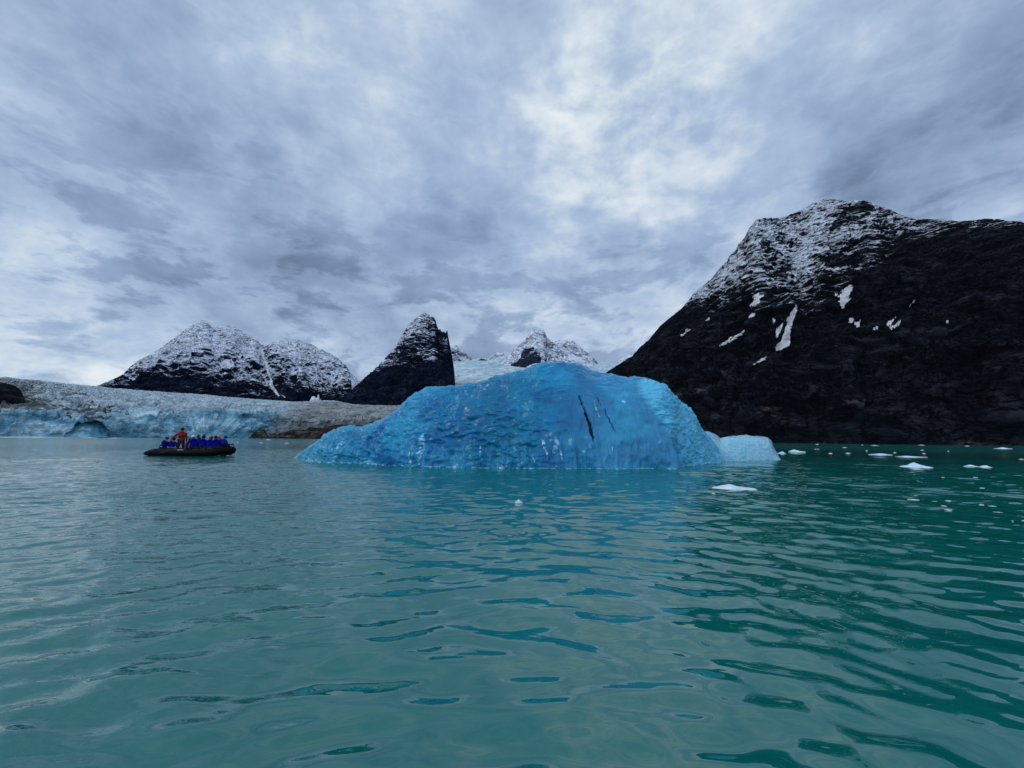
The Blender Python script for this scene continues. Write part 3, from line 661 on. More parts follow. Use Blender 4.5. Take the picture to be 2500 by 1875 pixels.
berg("iceberg", "small pale turquoise iceberg with a flat top behind the right end of the blue one", "iceberg", M_ice_pale, top_s, wl_s, 1700, 1907, lambda px, H: 0.5 + 1.6 * np.clip(H, 0, 1.5), 420, 150, 60, scal_s, 2, None)

# ------------------------------------------------------------------ drifting ice pieces
def chunk(name, label, px, py, wpx, hpx, seed, group=None, cat="ice chunk", mat=None, peak=0.5):
    g = ground(np.array([px], float), np.array([py], float))[0]
    D = math.hypot(g[0], g[1]); D2 = (g - cam_pos) @ fw
    w = wpx / F * D2; h = hpx / F * D2
    if g[1] < 0 or D > 420: 
        pass
    nu, nv = (44, 18) if wpx > 12 else (22, 9)
    th = np.linspace(0, 2 * PI, nu, endpoint=False)[None]; ph = np.linspace(-0.35, PI / 2, nv)[:, None]
    rs = random.Random(seed); dep = w * rs.uniform(0.45, 0.7) * (0.45 if group and D < 60 else 1.0)
    Pn = np.stack([np.cos(th) * np.cos(ph), np.sin(th) * np.cos(ph), 0 * th + np.sin(ph)], -1)
    n1 = fbm(Pn + seed * 3.3, 0.9, 4, 0.6, seed % 17); n2 = fbm(Pn + seed * 1.3, 0.35, 3, 0.6, seed % 13)
    rad = 1 + 0.45 * n1 + 0.15 * n2
    q = np.stack([Pn[..., 0] * w / 2 * rad, Pn[..., 1] * dep / 2 * rad, 0 * rad], -1)
    hp = np.exp(-((Pn[..., 0] - (peak - 0.5) * 1.6) / 0.45) ** 2)
    z = np.where(Pn[..., 2] > 0, h * (0.35 * np.sqrt(np.clip(Pn[..., 2], 0, 1)) + 0.75 * hp * Pn[..., 2] * (0.9 + 0.8 * n1) + 0.25 * n2 * Pn[..., 2]), Pn[..., 2] * max(h, 0.03) * 1.5)
    q[..., 2] = z
    fr = 0.5 + 0 * z
    o = grid_mesh(name, q, mat or M_ice_white, stack_cols(fr, 0.25 + 0 * z, 0 * z, 0 * z), wrap=True)
    o.location = (g[0], g[1], 0.004); o.rotation_euler = (0, 0, math.atan2(-g[0], g[1]) * 1.0 + rs.uniform(-0.25, 0.25))
    o["label"] = label; o["category"] = cat
    if group: o["group"] = group
    return o
_keep = random.Random(3)
G = "drifting ice pieces on the water"
big_ch = [
    (R7([(258, 368)])[0], 95, 9, "long white ice slab drifting in front of the pale iceberg's waterline", .4),
    (R7([(1480, 224)])[0], 54, 10, "pointed pale ice chunk with a small white peak, drifting off the right shore", .5),
    (R7([(1860, 221)])[0], 26, 5, "left half of a pair of low white ice chunks at the right", .4),
    (R7([(1940, 224)])[0], 27, 4, "right half of a pair of low white ice chunks at the right", .6),
    (R7([(1453, 154)])[0], 56, 2.5, "long thin ice strip floating above the pointed ice chunk", .3),
    (R7([(1245, 139)])[0], 42, 3, "thin flat ice strip left of the longest thin strip", .5),
    (R7([(2070, 99)])[0], 30, 2.8, "low white ice chunk below the far right shore", .5),
    (R7([(680, 120)])[0], 34, 5, "jagged white ice chunk right of the pale iceberg", .25),
    (R7([(575, 131)])[0], 17, 4.5, "rounded ice chunk touching the pale iceberg's right end", .6),
    ((1266, 1227), 17, 6, "lone clear ice lump drifting in the blue reflection", .5),
    ((764, 1124), 20, 9, "white rounded ice lump at the left tip of the blue iceberg", .5),
]
for i, (p, w, h, lb, pk) in enumerate(big_ch): chunk("ice_chunk", lb, p[0], p[1], w, h, 40 + i, peak=pk)
small = R7([(815, 70), (805, 102), (822, 102), (845, 122), (905, 130), (1002, 91), (1025, 129), (1205, 78), (1290, 83), (1340, 125), (1520, 75), (1525, 109), (1537, 131), (1828, 81), (2195, 170), (115, 400), (1120, 74), (1690, 100), (1700, 116), (1150, 113),
            (1665, 292), (1885, 293), (1390, 414), (1480, 415), (1465, 441), (1230, 432), (1615, 455), (1715, 465), (1590, 428), (1700, 449), (1600, 494), (1770, 503), (1700, 510), (1670, 485), (2040, 478), (2038, 528), (2000, 486), (2020, 396), (1930, 364), (1925, 475), (1970, 410), (2135, 587), (2210, 584), (870, 384)]) + \
    [(637, 1081.5), (665, 1084), (675, 1086), (700, 1082), (722, 1082.5), (655, 1074), (745, 1075), (782, 1073.5), (580, 1080)]
wid = [25, 14, 14, 10, 30, 30, 36, 55, 14, 20, 45, 22, 22, 30, 30, 26, 14, 12, 14, 18,
       22, 34, 50, 55, 78, 60, 58, 58, 48, 40, 85, 95, 50, 40, 95, 62, 50, 40, 34, 34, 22, 16, 26, 26] + [30, 24, 22, 34, 18, 40, 40, 36, 18]
for i, (p, w) in enumerate(zip(small, wid)):
    py_ = p[1]
    if (20 <= i < 44 and i % 3 == 1) or i in (45, 46, 48, 50, 3, 8, 17): continue
    lb = "small white ice bit drifting on the water among others like it"
    chunk("ice_chunk", lb, p[0], py_, w / 2.765 * (0.7 if 20 <= i < 44 else 0.8), 0.7 if i >= 20 and i < 44 else 1.2, 100 + i, group=G)
# brash ice strip at the foot of the glacier
for i, (a, b_, hh) in enumerate([(-60, 175, 1.6), (205, 235, 1.3), (262, 300, 1.0)]):
    chunk("ice_floe", ["long flat white ice shelf along the foot of the glacier cliff at the left", "short flat ice strip in front of the dark glacier cave", "flat ice strip just right of the glacier cave"][i],
          (a + b_) / 2, 1068.6 + 0.0084 * (a + b_) / 2 - 1.0, b_ - a, hh, 300 + i, cat="ice floe")

# ------------------------------------------------------------------ water
def water():
    rad = np.concatenate([[0.0], np.geomspace(0.5, 60, 1150), np.geomspace(60, 30000, 130)[1:]])
    az = np.concatenate([np.linspace(-62, 62, 1150), np.linspace(62, 298, 140)[1:-1]]) * PI / 180
    r = rad[:, None]; a = az[None]
    x = r * np.sin(a); y = r * np.cos(a)
    P = np.stack([x, y, 0 * x], -1)
    step = np.maximum(np.gradient(rad)[:, None] + 0 * x, r * 0.0019)
    h = np.zeros_like(x)
    rs = np.random.RandomState(5)
    wx = fbm(P, 4.0, 2, 0.5, 301) * 0.5; wy = fbm(P, 4.0, 2, 0.5, 305) * 0.5
    env1 = fbm(P, 5.0, 3, 0.5, 310); env2 = fbm(P, 9.0, 3, 0.5, 312)
    X_, Y_ = x + wx, y + wy
    # rings running out from our own boat
    for k in range(30):
        lam = math.exp(rs.uniform(math.log(0.20), math.log(0.85))); c = (rs.uniform(-2.5, 2.5), rs.uniform(-5, 0.0))
        am = 0.0064 * lam ** 1.0 * rs.uniform(0.5, 1.3)
        rr = np.hypot(X_ - c[0], Y_ - c[1]); vis = sstep(2.6, 5.0, lam / step)
        e = np.clip(0.55 + 1.1 * (env1 if k % 2 else env2), 0.05, 1.4)
        h += am * np.cos(2 * PI * rr / lam + rs.uniform(0, 6)) * vis * e
    # light chop from all sides, mostly from the left
    for k in range(44):
        lam = math.exp(rs.uniform(math.log(0.18), math.log(1.2))); th = rs.normal(0.2, 0.9)
        am = 0.0056 * lam ** 1.0 * rs.uniform(0.4, 1.2)
        vis = sstep(3.0, 6.0, lam / step)
        e = np.clip(0.6 + 1.0 * (env2 if k % 2 else env1), 0.05, 1.4)
        h += am * np.cos(2 * PI * (X_ * math.sin(th) + Y_ * math.cos(th)) / lam + rs.uniform(0, 6)) * vis * e
    # short wavelets in patches a few metres out
    e3 = np.clip(0.25 + 1.6 * fbm(P, 3.2, 3, 0.5, 330), 0, 1.5) * sstep(2.2, 5.5, r)
    for k in range(30):
        lam = math.exp(rs.uniform(math.log(0.10), math.log(0.30))); th = rs.normal(0.1, 0.7)
        vis = sstep(2.2, 4.0, lam / step)
        h += 0.0062 * lam * rs.uniform(0.4, 1.2) * np.cos(2 * PI * (X_ * math.sin(th) + Y_ * math.cos(th)) / lam + rs.uniform(0, 6)) * vis * e3
    P[..., 2] = h * (r < 55)
    mt, nt = new_mat("milky_green_glacial_water"); k = N(nt); co = k.coord()
    n1 = k.noise(k.map(co, (0.5, 1.2, 1)), 1.5, 1.5, 0.45, 0.5)
    n2 = k.noise(k.map(co, (0.5, 1.3, 1), rot=(0, 0, 0.3)), 4.0, 2, 0.5, 0.4)
    n3 = k.noise(k.map(co, (0.6, 1.2, 1), rot=(0, 0, 0.45)), 9.0, 3, 0.55, 0.3)
    spw = nt.nodes.new('ShaderNodeSeparateXYZ'); nt.links.new(co, spw.inputs[0])
    # a breeze ruffles the water left of the berg and far out; the rest lies calm
    pn_ = k.math('MULTIPLY', k.math('SUBTRACT', k.noise(co, 0.16, 3, 0.5), 0.5), 9.0)
    wind = k.ss(k.math('ADD', k.math('SUBTRACT', -1.2, spw.outputs[0]), pn_), -1.5, 3.0)
    far = k.math('ADD', k.math('MULTIPLY', n1, 0.050), k.math('MULTIPLY', n2, k.math('ADD', 0.010, k.math('MULTIPLY', wind, 0.024))))
    far = k.math('ADD', far, k.math('MULTIPLY', n3, k.math('ADD', 0.0006, k.math('MULTIPLY', wind, 0.010))))
    bm = k.bump(far, 1.0, 0.8)
    dist_ = k.vmath('LENGTH', co)
    rgh = k.ss(dist_, 22.0, 110.0, 0.0, 0.13)
    silt = k.noise(co, 0.35, 3, 0.5, 0.5)
    c = k.mix(silt, (0.0006, 0.102, 0.086), (0.001, 0.138, 0.116))
    k.bsdf(Base_Color=c, Roughness=rgh, IOR=1.72, Normal=bm)
    o = grid_mesh("water", P, mt, wrap=True, kind='structure', label="milky green fjord water with small ripples")
    return o
water()

# ------------------------------------------------------------------ boat and people
def simple_mat(name, col, rough=0.6, spec=0.3, nscale=8.0, var=0.25):
    mt, nt = new_mat(name); k = N(nt); w = k.noise(k.coord(), nscale, 4, 0.6)
    c = k.mix(w, tuple(x * (1 - var) for x in col), tuple(min(1, x * (1 + var)) for x in col))
    k.bsdf(Base_Color=c, Roughness=rough, Specular_IOR_Level=spec, Normal=k.bump(w, 0.01, 0.5)); return mt
M_tube = simple_mat("black_rubber", (0.0015, 0.0018, 0.002), 0.7, 0.12)
M_grey = simple_mat("grey_rubber_trim", (0.05, 0.052, 0.052), 0.5)
M_lgrey = simple_mat("light_grey_patch", (0.38, 0.40, 0.40), 0.6)
M_rope = simple_mat("black_rope", (0.012, 0.012, 0.013), 0.8)
M_alu = simple_mat("dull_aluminium_floor", (0.12, 0.125, 0.13), 0.4)
M_skin = simple_mat("skin", (0.42, 0.24, 0.17), 0.5)
M_blue = simple_mat("royal_blue_jacket", (0.0005, 0.004, 0.17), 0.8, 0.06)
M_blue2 = simple_mat("bright_blue_jacket", (0.003, 0.018, 0.24), 0.8, 0.06)
M_navy = simple_mat("navy_jacket", (0.010, 0.020, 0.10), 0.7)
M_red = simple_mat("red_jacket", (0.26, 0.009, 0.005), 0.7)
M_orange = simple_mat("orange_jacket", (0.60, 0.20, 0.09), 0.7)
M_black = simple_mat("black_cloth", (0.008, 0.008, 0.010), 0.8)
M_hat_black = simple_mat("black_knit", (0.010, 0.009, 0.010), 0.9)
M_hat_red = simple_mat("dark_red_knit", (0.25, 0.015, 0.02), 0.9)
M_hat_orange = simple_mat("orange_red_knit", (0.75, 0.07, 0.02), 0.9)
M_hat_white = simple_mat("off_white_knit", (0.55, 0.56, 0.50), 0.9)
M_hat_navy = simple_mat("navy_knit", (0.012, 0.03, 0.09), 0.9)
M_hair = simple_mat("dark_hair", (0.02, 0.014, 0.01), 0.7)

def sweep(path, radii, nseg=16, cap=True, squash=1.0):
    """tube mesh data along path"""
    P = [Vector(p) for p in path]; V = []; Fc = []
    upv = Vector((0, 0, 1)); prev = None
    for i, p in enumerate(P):
        t = (P[min(i + 1, len(P) - 1)] - P[max(i - 1, 0)]).normalized()
        if prev is None:
            a = t.cross(upv if abs(t.dot(upv)) < 0.95 else Vector((1, 0, 0))).normalized()
        else:
            a = (prev - t * prev.dot(t)).normalized()
        prev = a; b = t.cross(a).normalized()
        for s in range(nseg):
            an = 2 * PI * s / nseg; V.append(p + (a * math.cos(an) + b * math.sin(an) * squash) * radii[i])
    n = len(P)
    for i in range(n - 1):
        for s in range(nseg):
            s2 = (s + 1) % nseg; Fc.append((i * nseg + s, i * nseg + s2, (i + 1) * nseg + s2, (i + 1) * nseg + s))
    if cap: Fc.append(tuple(reversed(range(nseg)))); Fc.append(tuple(range((n - 1) * nseg, n * nseg)))
    return V, Fc
def part(name, V, Fc, mat, parent=None, smooth=True, bevel=0):
    me = bpy.data.meshes.new(name); me.from_pydata([tuple(v) for v in V], [], Fc); me.update()
    bm = bmesh.new(); bm.from_mesh(me); bmesh.ops.recalc_face_normals(bm, faces=bm.faces)
    if bevel: bmesh.ops.bevel(bm, geom=list(bm.edges), offset=bevel, segments=2, affect='EDGES', profile=0.5)
    bm.to_mesh(me); bm.free()
    for p in me.polygons: p.use_smooth = smooth
    me.materials.append(mat); o = bpy.data.objects.new(name, me); COL.objects.link(o)
    if parent: o.parent = parent
    return o
def box(c, s):
    x, y, z = c; a, b, d = s[0] / 2, s[1] / 2, s[2] / 2
    V = [(x + i * a, y + j * b, z + k * d) for i in (-1, 1) for j in (-1, 1) for k in (-1, 1)]
    return V, [(0, 1, 3, 2), (4, 6, 7, 5), (0, 4, 5, 1), (2, 3, 7, 6), (0, 2, 6, 4), (1, 5, 7, 3)]
def spline(pts, n=10):
    out = []; P = [Vector(p) for p in pts]
    for i in range(len(P) - 1):
        p0 = P[max(i - 1, 0)]; p1 = P[i]; p2 = P[i + 1]; p3 = P[min(i + 2, len(P) - 1)]
        for j in range(n):
            t = j / n; out.append(0.5 * ((2 * p1) + (p2 - p0) * t + (2 * p0 - 5 * p1 + 4 * p2 - p3) * t * t + (3 * p1 - p0 - 3 * p2 + p3) * t ** 3))
    out.append(P[-1]); return out
def mirror_y(pts): return [(x, -y, z) for x, y, z in reversed(pts)]

bc = ground(np.array([466.0]), np.array([1112.0]))[0]
boat = bpy.data.objects.new("inflatable_boat", None); COL.objects.link(boat)
boat["label"] = "black inflatable boat full of passengers in blue jackets, floating before the glacier"; boat["category"] = "inflatable boat"
boat.location = (-22.45, 29.35, -0.07); boat.rotation_euler = (0, 0, 0.0); boat.scale = (0.90, 0.95, 1.0)
BX, BY = -22.45, 29.35
def bx(px, ly): return (px - 1250) / 1000 * (BY + ly) * 1.0 - BX
bscale = 1.0
half = [(-3.12, -0.84, 0.20), (-2.9, -0.84, 0.23), (-2.35, -0.85, 0.30), (-1.6, -0.86, 0.31), (-0.6, -0.86, 0.31), (0.5, -0.86, 0.32), (1.5, -0.84, 0.33), (2.2, -0.72, 0.37), (2.65, -0.48, 0.43), (2.85, -0.18, 0.47)]
pathp = spline(half + mirror_y(half), 8)
nP = len(pathp); radii = []
for i, p in enumerate(pathp):
    e = min(i, nP - 1 - i) / 8.0
    radii.append(0.02 + 0.235 * min(1, e / 2.2) ** 0.75)
part("tube", *sweep(pathp, radii, 20), M_tube, boat)
# rubbing strake and trim on the tube
for sgn in (-1, 1):
    st = [(-1.75, sgn * 1.09, 0.27), (-1.45, sgn * 1.105, 0.33), (-1.1, sgn * 1.06, 0.45), (-0.8, sgn * 1.0, 0.51), (0.5, sgn * 1.0, 0.515), (1.5, sgn * 0.98, 0.55), (2.2, sgn * 0.86, 0.61), (2.62, sgn * 0.62, 0.69)]
    pp = spline(st, 8); part("trim_strip", *sweep(pp, [0.016] * len(pp), 8), M_grey, boat)
    st = [(-2.3, sgn * 1.10, 0.24), (-1, sgn * 1.12, 0.27), (0.5, sgn * 1.12, 0.28), (1.5, sgn * 1.10, 0.31), (2.25, sgn * 0.95, 0.38), (2.8, sgn * 0.62, 0.46), (3.08, sgn * 0.2, 0.52)]
    pp = spline(st, 8); part("rubbing_strake", *sweep(pp, [0.028] * len(pp), 8), M_tube, boat)
    rp = []
    for q in range(9):
        x = -1.2 + q * 0.4; yy = sgn * (0.93 if x < 1.5 else 0.93 - (x - 1.5) * 0.14)
        zt = 0.60 + max(0, x - 1.0) * 0.075
        rp += [(x, yy, zt - 0.03), (x + 0.2, yy, zt + 0.015)]
    pp = spline(rp, 4); part("grab_line", *sweep(pp, [0.012] * len(pp), 6), M_rope, boat)
    Vb, Fb = box((-0.19, sgn * 1.062, 0.455), (0.46, 0.012, 0.10)); pl = part("name_plate", Vb, Fb, M_lgrey, boat, False); 
    pl.rotation_euler = (0, 0, 0)
# bow hoop / carrying rail and bow panel
pp = spline([(2.0, -0.62, 0.78), (2.45, -0.50, 0.86), (2.85, -0.28, 0.88), (3.02, 0, 0.86), (2.85, 0.28, 0.88), (2.45, 0.50, 0.86), (2.0, 0.62, 0.78)], 8)
part("bow_rail", *sweep(pp, [0.03] * len(pp), 8), M_tube, boat)
pp = spline([(3.0, 0, 0.86), (3.12, -0.05, 0.75), (3.14, -0.05, 0.55), (3.08, -0.02, 0.35), (2.9, 0, 0.1)], 6)
part("bow_rope", *sweep(pp, [0.022] * len(pp), 8), M_rope, boat)
Vb, Fb = box((0.1, 0, 0.13), (4.9, 1.36, 0.05)); part("floor", Vb, Fb, M_alu, boat, False, 0.01)
Vb, Fb = box((-2.28, 0, 0.33), (0.06, 1.30, 0.42)); part("transom", Vb, Fb, M_tube, boat, False, 0.01)
kv = [(-2.6, 0, -0.12), (0, 0, -0.14), (1.8, 0, -0.08), (2.7, 0, 0.25)]; pp = spline(kv, 8); part("keel", *sweep(pp, [0.42 - 0.34 * (i / len(pp)) ** 2 for i in range(len(pp))], 14, squash=0.4), M_tube, boat)
mot = part("outboard_motor", *box((-2.5, 0.0, 0.30), (0.16, 0.18, 0.9)), M_black, boat, False, 0.03)
part("motor_cowling", *sweep([(-2.42, 0, 0.48), (-2.44, 0, 0.56), (-2.46, 0, 0.68), (-2.47, 0, 0.78), (-2.47, 0, 0.84)], [0.15, 0.19, 0.20, 0.17, 0.09], 16, squash=1.35), M_black, mot)
pp = spline([(-2.3, 0, 0.72), (-1.9, -0.05, 0.80), (-1.3, -0.15, 0.88)], 6); part("tiller", *sweep(pp, [0.022] * len(pp), 8), M_black, mot)

# ---- people: skin-modifier bodies
def skin_mesh(verts, edges, radii, sub=1):
    me = bpy.data.meshes.new("tmp"); me.from_pydata(verts, edges, []); me.update()
    o = bpy.data.objects.new("tmp", me); COL.objects.link(o)
    md = o.modifiers.new("s", 'SKIN'); md.use_smooth_shade = True
    for i, r in enumerate(radii):
        v = me.skin_vertices[0].data[i]; v.radius = r if isinstance(r, tuple) else (r, r); v.use_root = (i == 0)
    sb = o.modifiers.new("u", 'SUBSURF'); sb.levels = sub; sb.render_levels = sub
    dg = bpy.context.evaluated_depsgraph_get(); dg.update()
    out = bpy.data.meshes.new_from_object(o.evaluated_get(dg))
    bpy.data.objects.remove(o); return out
def chain(store, base, pts, rads):
    V, E, Rr = store; prev = base
    for p, r in zip(pts, rads):
        V.append(tuple(p)); Rr.append(r); i = len(V) - 1
        if prev is not None: E.append((prev, i))
        prev = i
    return prev
def pose_points(pose, arm='lap'):
    """local frame: faces +y, seat (or feet) at z=0"""
    if pose == 'sit':
        hip = Vector((0, 0, 0.10)); ch = Vector((0, 0.02, 0.42)); nk = Vector((0, 0.05, 0.60)); hd = Vector((0, 0.07, 0.74))
        legs = {s: [Vector((s * 0.10, 0.02, 0.09)), Vector((s * 0.14, 0.44, 0.10)), Vector((s * 0.13, 0.46, -0.32)), Vector((s * 0.14, 0.62, -0.36))] for s in (-1, 1)}
    else:
        hip = Vector((0, 0, 0.92)); ch = Vector((0, -0.01, 1.26)); nk = Vector((0, 0.0, 1.47)); hd = Vector((0, 0.03, 1.62))
        legs = {s: [Vector((s * 0.10, 0, 0.90)), Vector((s * 0.14, 0.03, 0.48)), Vector((s * 0.17, -0.02, 0.08)), Vector((s * 0.19, 0.15, 0.04))] for s in (-1, 1)}
    arms = {}
    for s in (-1, 1):
        sh = nk + Vector((s * 0.20, -0.02, -0.10))
        if arm == 'lap': el = sh + Vector((s * 0.08, 0.10, -0.26)); wr = el + Vector((-s * 0.12, 0.22, -0.04))
        elif arm == 'down': el = sh + Vector((s * 0.12, 0.02, -0.27)); wr = el + Vector((s * 0.0, 0.08, -0.25))
        elif arm == 'tiller':
            if s == -1: el = sh + Vector((-0.20, 0.04, -0.20)); wr = el + Vector((-0.16, 0.05, -0.20))
            else: el = sh + Vector((0.07, 0.02, -0.29)); wr = el + Vector((0.0, 0.10, -0.24))
        arms[s] = [sh, el, wr]
    return hip, ch, nk, hd, legs, arms
_cache = {}
def person_meshes(pose, arm):
    if (pose, arm) in _cache: return _cache[(pose, arm)]
    hip, ch, nk, hd, legs, arms = pose_points(pose, arm)
    # body: pelvis, spine, neck, head; limbs; hands with fingers
    st = ([], [], [])
    chain(st, None, [hip], [(0.13, 0.11)])
    c = chain(st, 0, [(hip + ch) / 2, ch, nk - Vector((0, 0, 0.05))], [(0.13, 0.10), (0.14, 0.10), 0.06])
    chest = 2
    c = chain(st, c, [nk + Vector((0, 0, 0.02)), hd - Vector((0, -0.01, 0.05)), hd + Vector((0, 0, 0.02)), hd + Vector((0, -0.01, 0.09))], [0.052, (0.068, 0.078), (0.078, 0.095), (0.05, 0.06)])
    for s in (-1, 1):
        sh, el, wr = arms[s]; dr = (wr - el).normalized(); sd = Vector((-s, 0, 0))
        c = chain(st, chest, [sh, el, wr, wr + dr * 0.05], [0.055, 0.042, 0.028, (0.036, 0.020)])
        for q in range(4): chain(st, c, [wr + dr * 0.10 + sd * (q - 1.5) * 0.021, wr + dr * (0.125 + 0.012 * (q % 3)) + sd * (q - 1.5) * 0.023 + Vector((0, 0, -0.02))], [0.010, 0.008])
        chain(st, c - 0, [wr + dr * 0.06 + sd * 0.045 + Vector((0, 0, 0.012)), wr + dr * 0.09 + sd * 0.055], [0.011, 0.009])
        chain(st, 0, legs[s], [0.085, 0.06, 0.042, 0.035])
    body = skin_mesh(*st)
    # jacket with hood collar
    st = ([], [], [])
    chain(st, None, [hip + Vector((0, 0, -0.03 if pose == 'sit' else -0.22))], [(0.20, 0.16)])
    c = chain(st, 0, [hip + (ch - hip) * 0.45, ch, ch + (nk - ch) * 0.55, nk + Vector((0, -0.02, 0.01))], [(0.205, 0.155), (0.205, 0.15), (0.17, 0.13), 0.088])
    for s in (-1, 1):
        sh, el, wr = arms[s]
        chain(st, 3, [sh, (sh + el) / 2, el, wr], [0.088, 0.075, 0.068, 0.05])
    jacket = skin_mesh(*st, sub=2)
    st = ([], [], [])
    chain(st, None, [hip + Vector((0, 0, 0.0))], [(0.165, 0.13)])
    for s in (-1, 1): chain(st, 0, [legs[s][0], (legs[s][0] + legs[s][1]) / 2, legs[s][1], (legs[s][1] + legs[s][2]) / 2, legs[s][2]], [0.11, 0.105, 0.085, 0.072, 0.065])
    trousers = skin_mesh(*st, sub=2)
    boots = []
    for s in (-1, 1):
        st = ([], [], []); a, b = legs[s][2], legs[s][3]
        chain(st, None, [a + Vector((0, 0, 0.05)), a + Vector((0, -0.01, -0.03)), b + Vector((0, 0, 0.0))], [0.06, 0.055, (0.05, 0.038)]); boots.append(skin_mesh(*st))
    _cache[(pose, arm)] = (body, jacket, trousers, boots, hd)
    return _cache[(pose, arm)]
def meshobj(name, me, mat, parent):
    me = me.copy(); me.materials.clear(); me.materials.append(mat)
    for p in me.polygons: p.use_smooth = True
    o = bpy.data.objects.new(name, me); COL.objects.link(o); o.parent = parent; return o
def dome(hd, rx, ry, rz, z0, cut=-0.1, n=20, m_=9):
    V = []; Fc = []
    for i in range(m_ + 1):
        ph = cut + (PI / 2 - cut) * i / m_
        for j in range(n):
            a = 2 * PI * j / n; V.append((hd[0] + rx * math.cos(a) * math.cos(ph), hd[1] - 0.008 + ry * math.sin(a) * math.cos(ph), hd[2] + z0 + rz * math.sin(ph)))
    for i in range(m_):
        for j in range(n): Fc.append((i * n + j, i * n + (j + 1) % n, (i + 1) * n + (j + 1) % n, (i + 1) * n + j))
    Fc.append(tuple(reversed(range(n)))); return V, Fc
def person(label, x, y, z, rot, pose='sit', arm='lap', jac=None, hat='knit', hatm=None, tro=None, scale=1.0, extra=None):
    body, jacket, trousers, boots, hd = person_meshes(pose, arm)
    e = bpy.data.objects.new("person", None); COL.objects.link(e)
    # a passenger is carried by the boat but is a thing of its own
    mw = Matrix.Translation(boat.location) @ boat.rotation_euler.to_matrix().to_4x4()
    loc = mw @ Vector((x, y, z)); e.location = loc; e.rotation_euler = (0, 0, boat.rotation_euler.z + rot); e.scale = (scale,) * 3
    if pose == 'sit': e.rotation_euler = (-0.10 + 0.07 * math.sin(x * 7.3), 0.07 * math.sin(x * 5.1 + 1), e.rotation_euler[2])
    e["label"] = label; e["category"] = "person"; e["group"] = "people riding in the inflatable boat"
    meshobj("body", body, M_skin, e); meshobj("jacket", jacket, jac or M_blue, e); meshobj("trousers", trousers, tro or M_black, e)
    for b in boots: meshobj("boot", b, M_black, e)
    for s in (-1, 1):
        part("eye", *dome(hd + Vector((s * 0.03, 0.088, 0.012)), 0.011, 0.008, 0.008, 0, cut=-1.4, n=8, m_=5), M_black, e)
        part("ear", *dome(hd + Vector((s * 0.082, 0.0, 0.0)), 0.012, 0.022, 0.032, 0, cut=-1.4, n=8, m_=5), M_skin, e)
    part("nose", *sweep([hd + Vector((0, 0.09, 0.012)), hd + Vector((0, 0.108, -0.018)), hd + Vector((0, 0.095, -0.026))], [0.007, 0.013, 0.006], 8), M_skin, e)
    part("mouth", *sweep([hd + Vector((-0.025, 0.084, -0.05)), hd + Vector((0, 0.092, -0.052)), hd + Vector((0.025, 0.084, -0.05))], [0.004, 0.006, 0.004], 6), M_hat_red, e)
    if hat == 'cap':
        h_ = part("cap", *dome(hd, 0.098, 0.115, 0.10, 0.03), hatm, e)
        V = []; n = 12
        for k in range(n + 1):
            a = PI * k / n
            for dz, rr in ((0, 0), (0, 1)):
                V.append((hd.x + math.cos(a) * 0.085, hd.y + 0.05 + (math.sin(a) * 0.19 if rr else math.sin(a) * 0.03), hd.z + 0.045 - 0.015 * rr))
        nV = len(V); V += [(a_, b_, c_ - 0.012) for a_, b_, c_ in V]
        Fc = []
        for k in range(n):
            i = 2 * k; Fc += [(i, i + 1, i + 3, i + 2), (nV + i, nV + i + 2, nV + i + 3, nV + i + 1), (i + 1, nV + i + 1, nV + i + 3, i + 3), (i, i + 2, nV + i + 2, nV + i)]
        part("brim", V, Fc, hatm, h_)
        part("hair", *dome(hd, 0.090, 0.106, 0.09, 0.0, cut=-0.5), M_hair, e)
    elif hat == 'hair':
        part("hair", *dome(hd, 0.095, 0.112, 0.12, 0.01, cut=-0.7), hatm or M_hair, e)
    else:
        part("beanie", *dome(hd, 0.104, 0.120, 0.125, 0.022, cut=-0.35), hatm, e)
        part("hair", *dome(hd, 0.088, 0.105, 0.09, -0.005, cut=-0.6), M_hair, e)
    # hood lying on the shoulders
    nk = hd - Vector((0, 0.06, 0.15))
    part("hood", *dome(nk + Vector((0, -0.03, 0.0)), 0.135, 0.105, 0.085, -0.01, cut=-0.9), jac or M_blue, e)
    return e
Zs = 0.55
# stern pair, facing the bow
p1 = person("seated person in blue jacket with grey stripe and peaked cap, nearest the stern", bx(411, -0.6), -0.6, 0.46, -PI / 2 + 0.05, jac=M_blue, hat='cap', hatm=M_hat_black, scale=1.05)
ring = [(0.215 * math.cos(a), 0.02 + 0.168 * math.sin(a), 0.20) for a in np.linspace(0, 2 * PI, 25)]
part("reflective_stripe", *sweep(ring, [0.020] * 25, 8, cap=False), M_lgrey, p1)
part("life_vest", *sweep([(0, 0.0, 0.0), (0, 0.01, 0.08), (0, 0.01, 0.17)], [0.215, 0.22, 0.212], 20, squash=0.8), M_navy, p1)
person("seated person in a dark blue jacket leaning behind the driver's arm", bx(430, -0.1), -0.1, 0.42, -PI / 2 - 0.15, jac=M_blue2, hatm=M_hat_black, scale=1.05)
drv = person("standing driver in a red jacket with a black waist pack, reaching down to the left", bx(452, -0.3), -0.3, 0.155, 0.45, 'stand', 'tiller', jac=M_red, hatm=M_hat_black, scale=1.06)
part("waist_pack", *sweep([(0, -0.02, 1.13), (0, -0.02, 1.19), (0, -0.02, 1.25)], [0.205, 0.222, 0.205], 20, squash=0.78), M_black, drv)
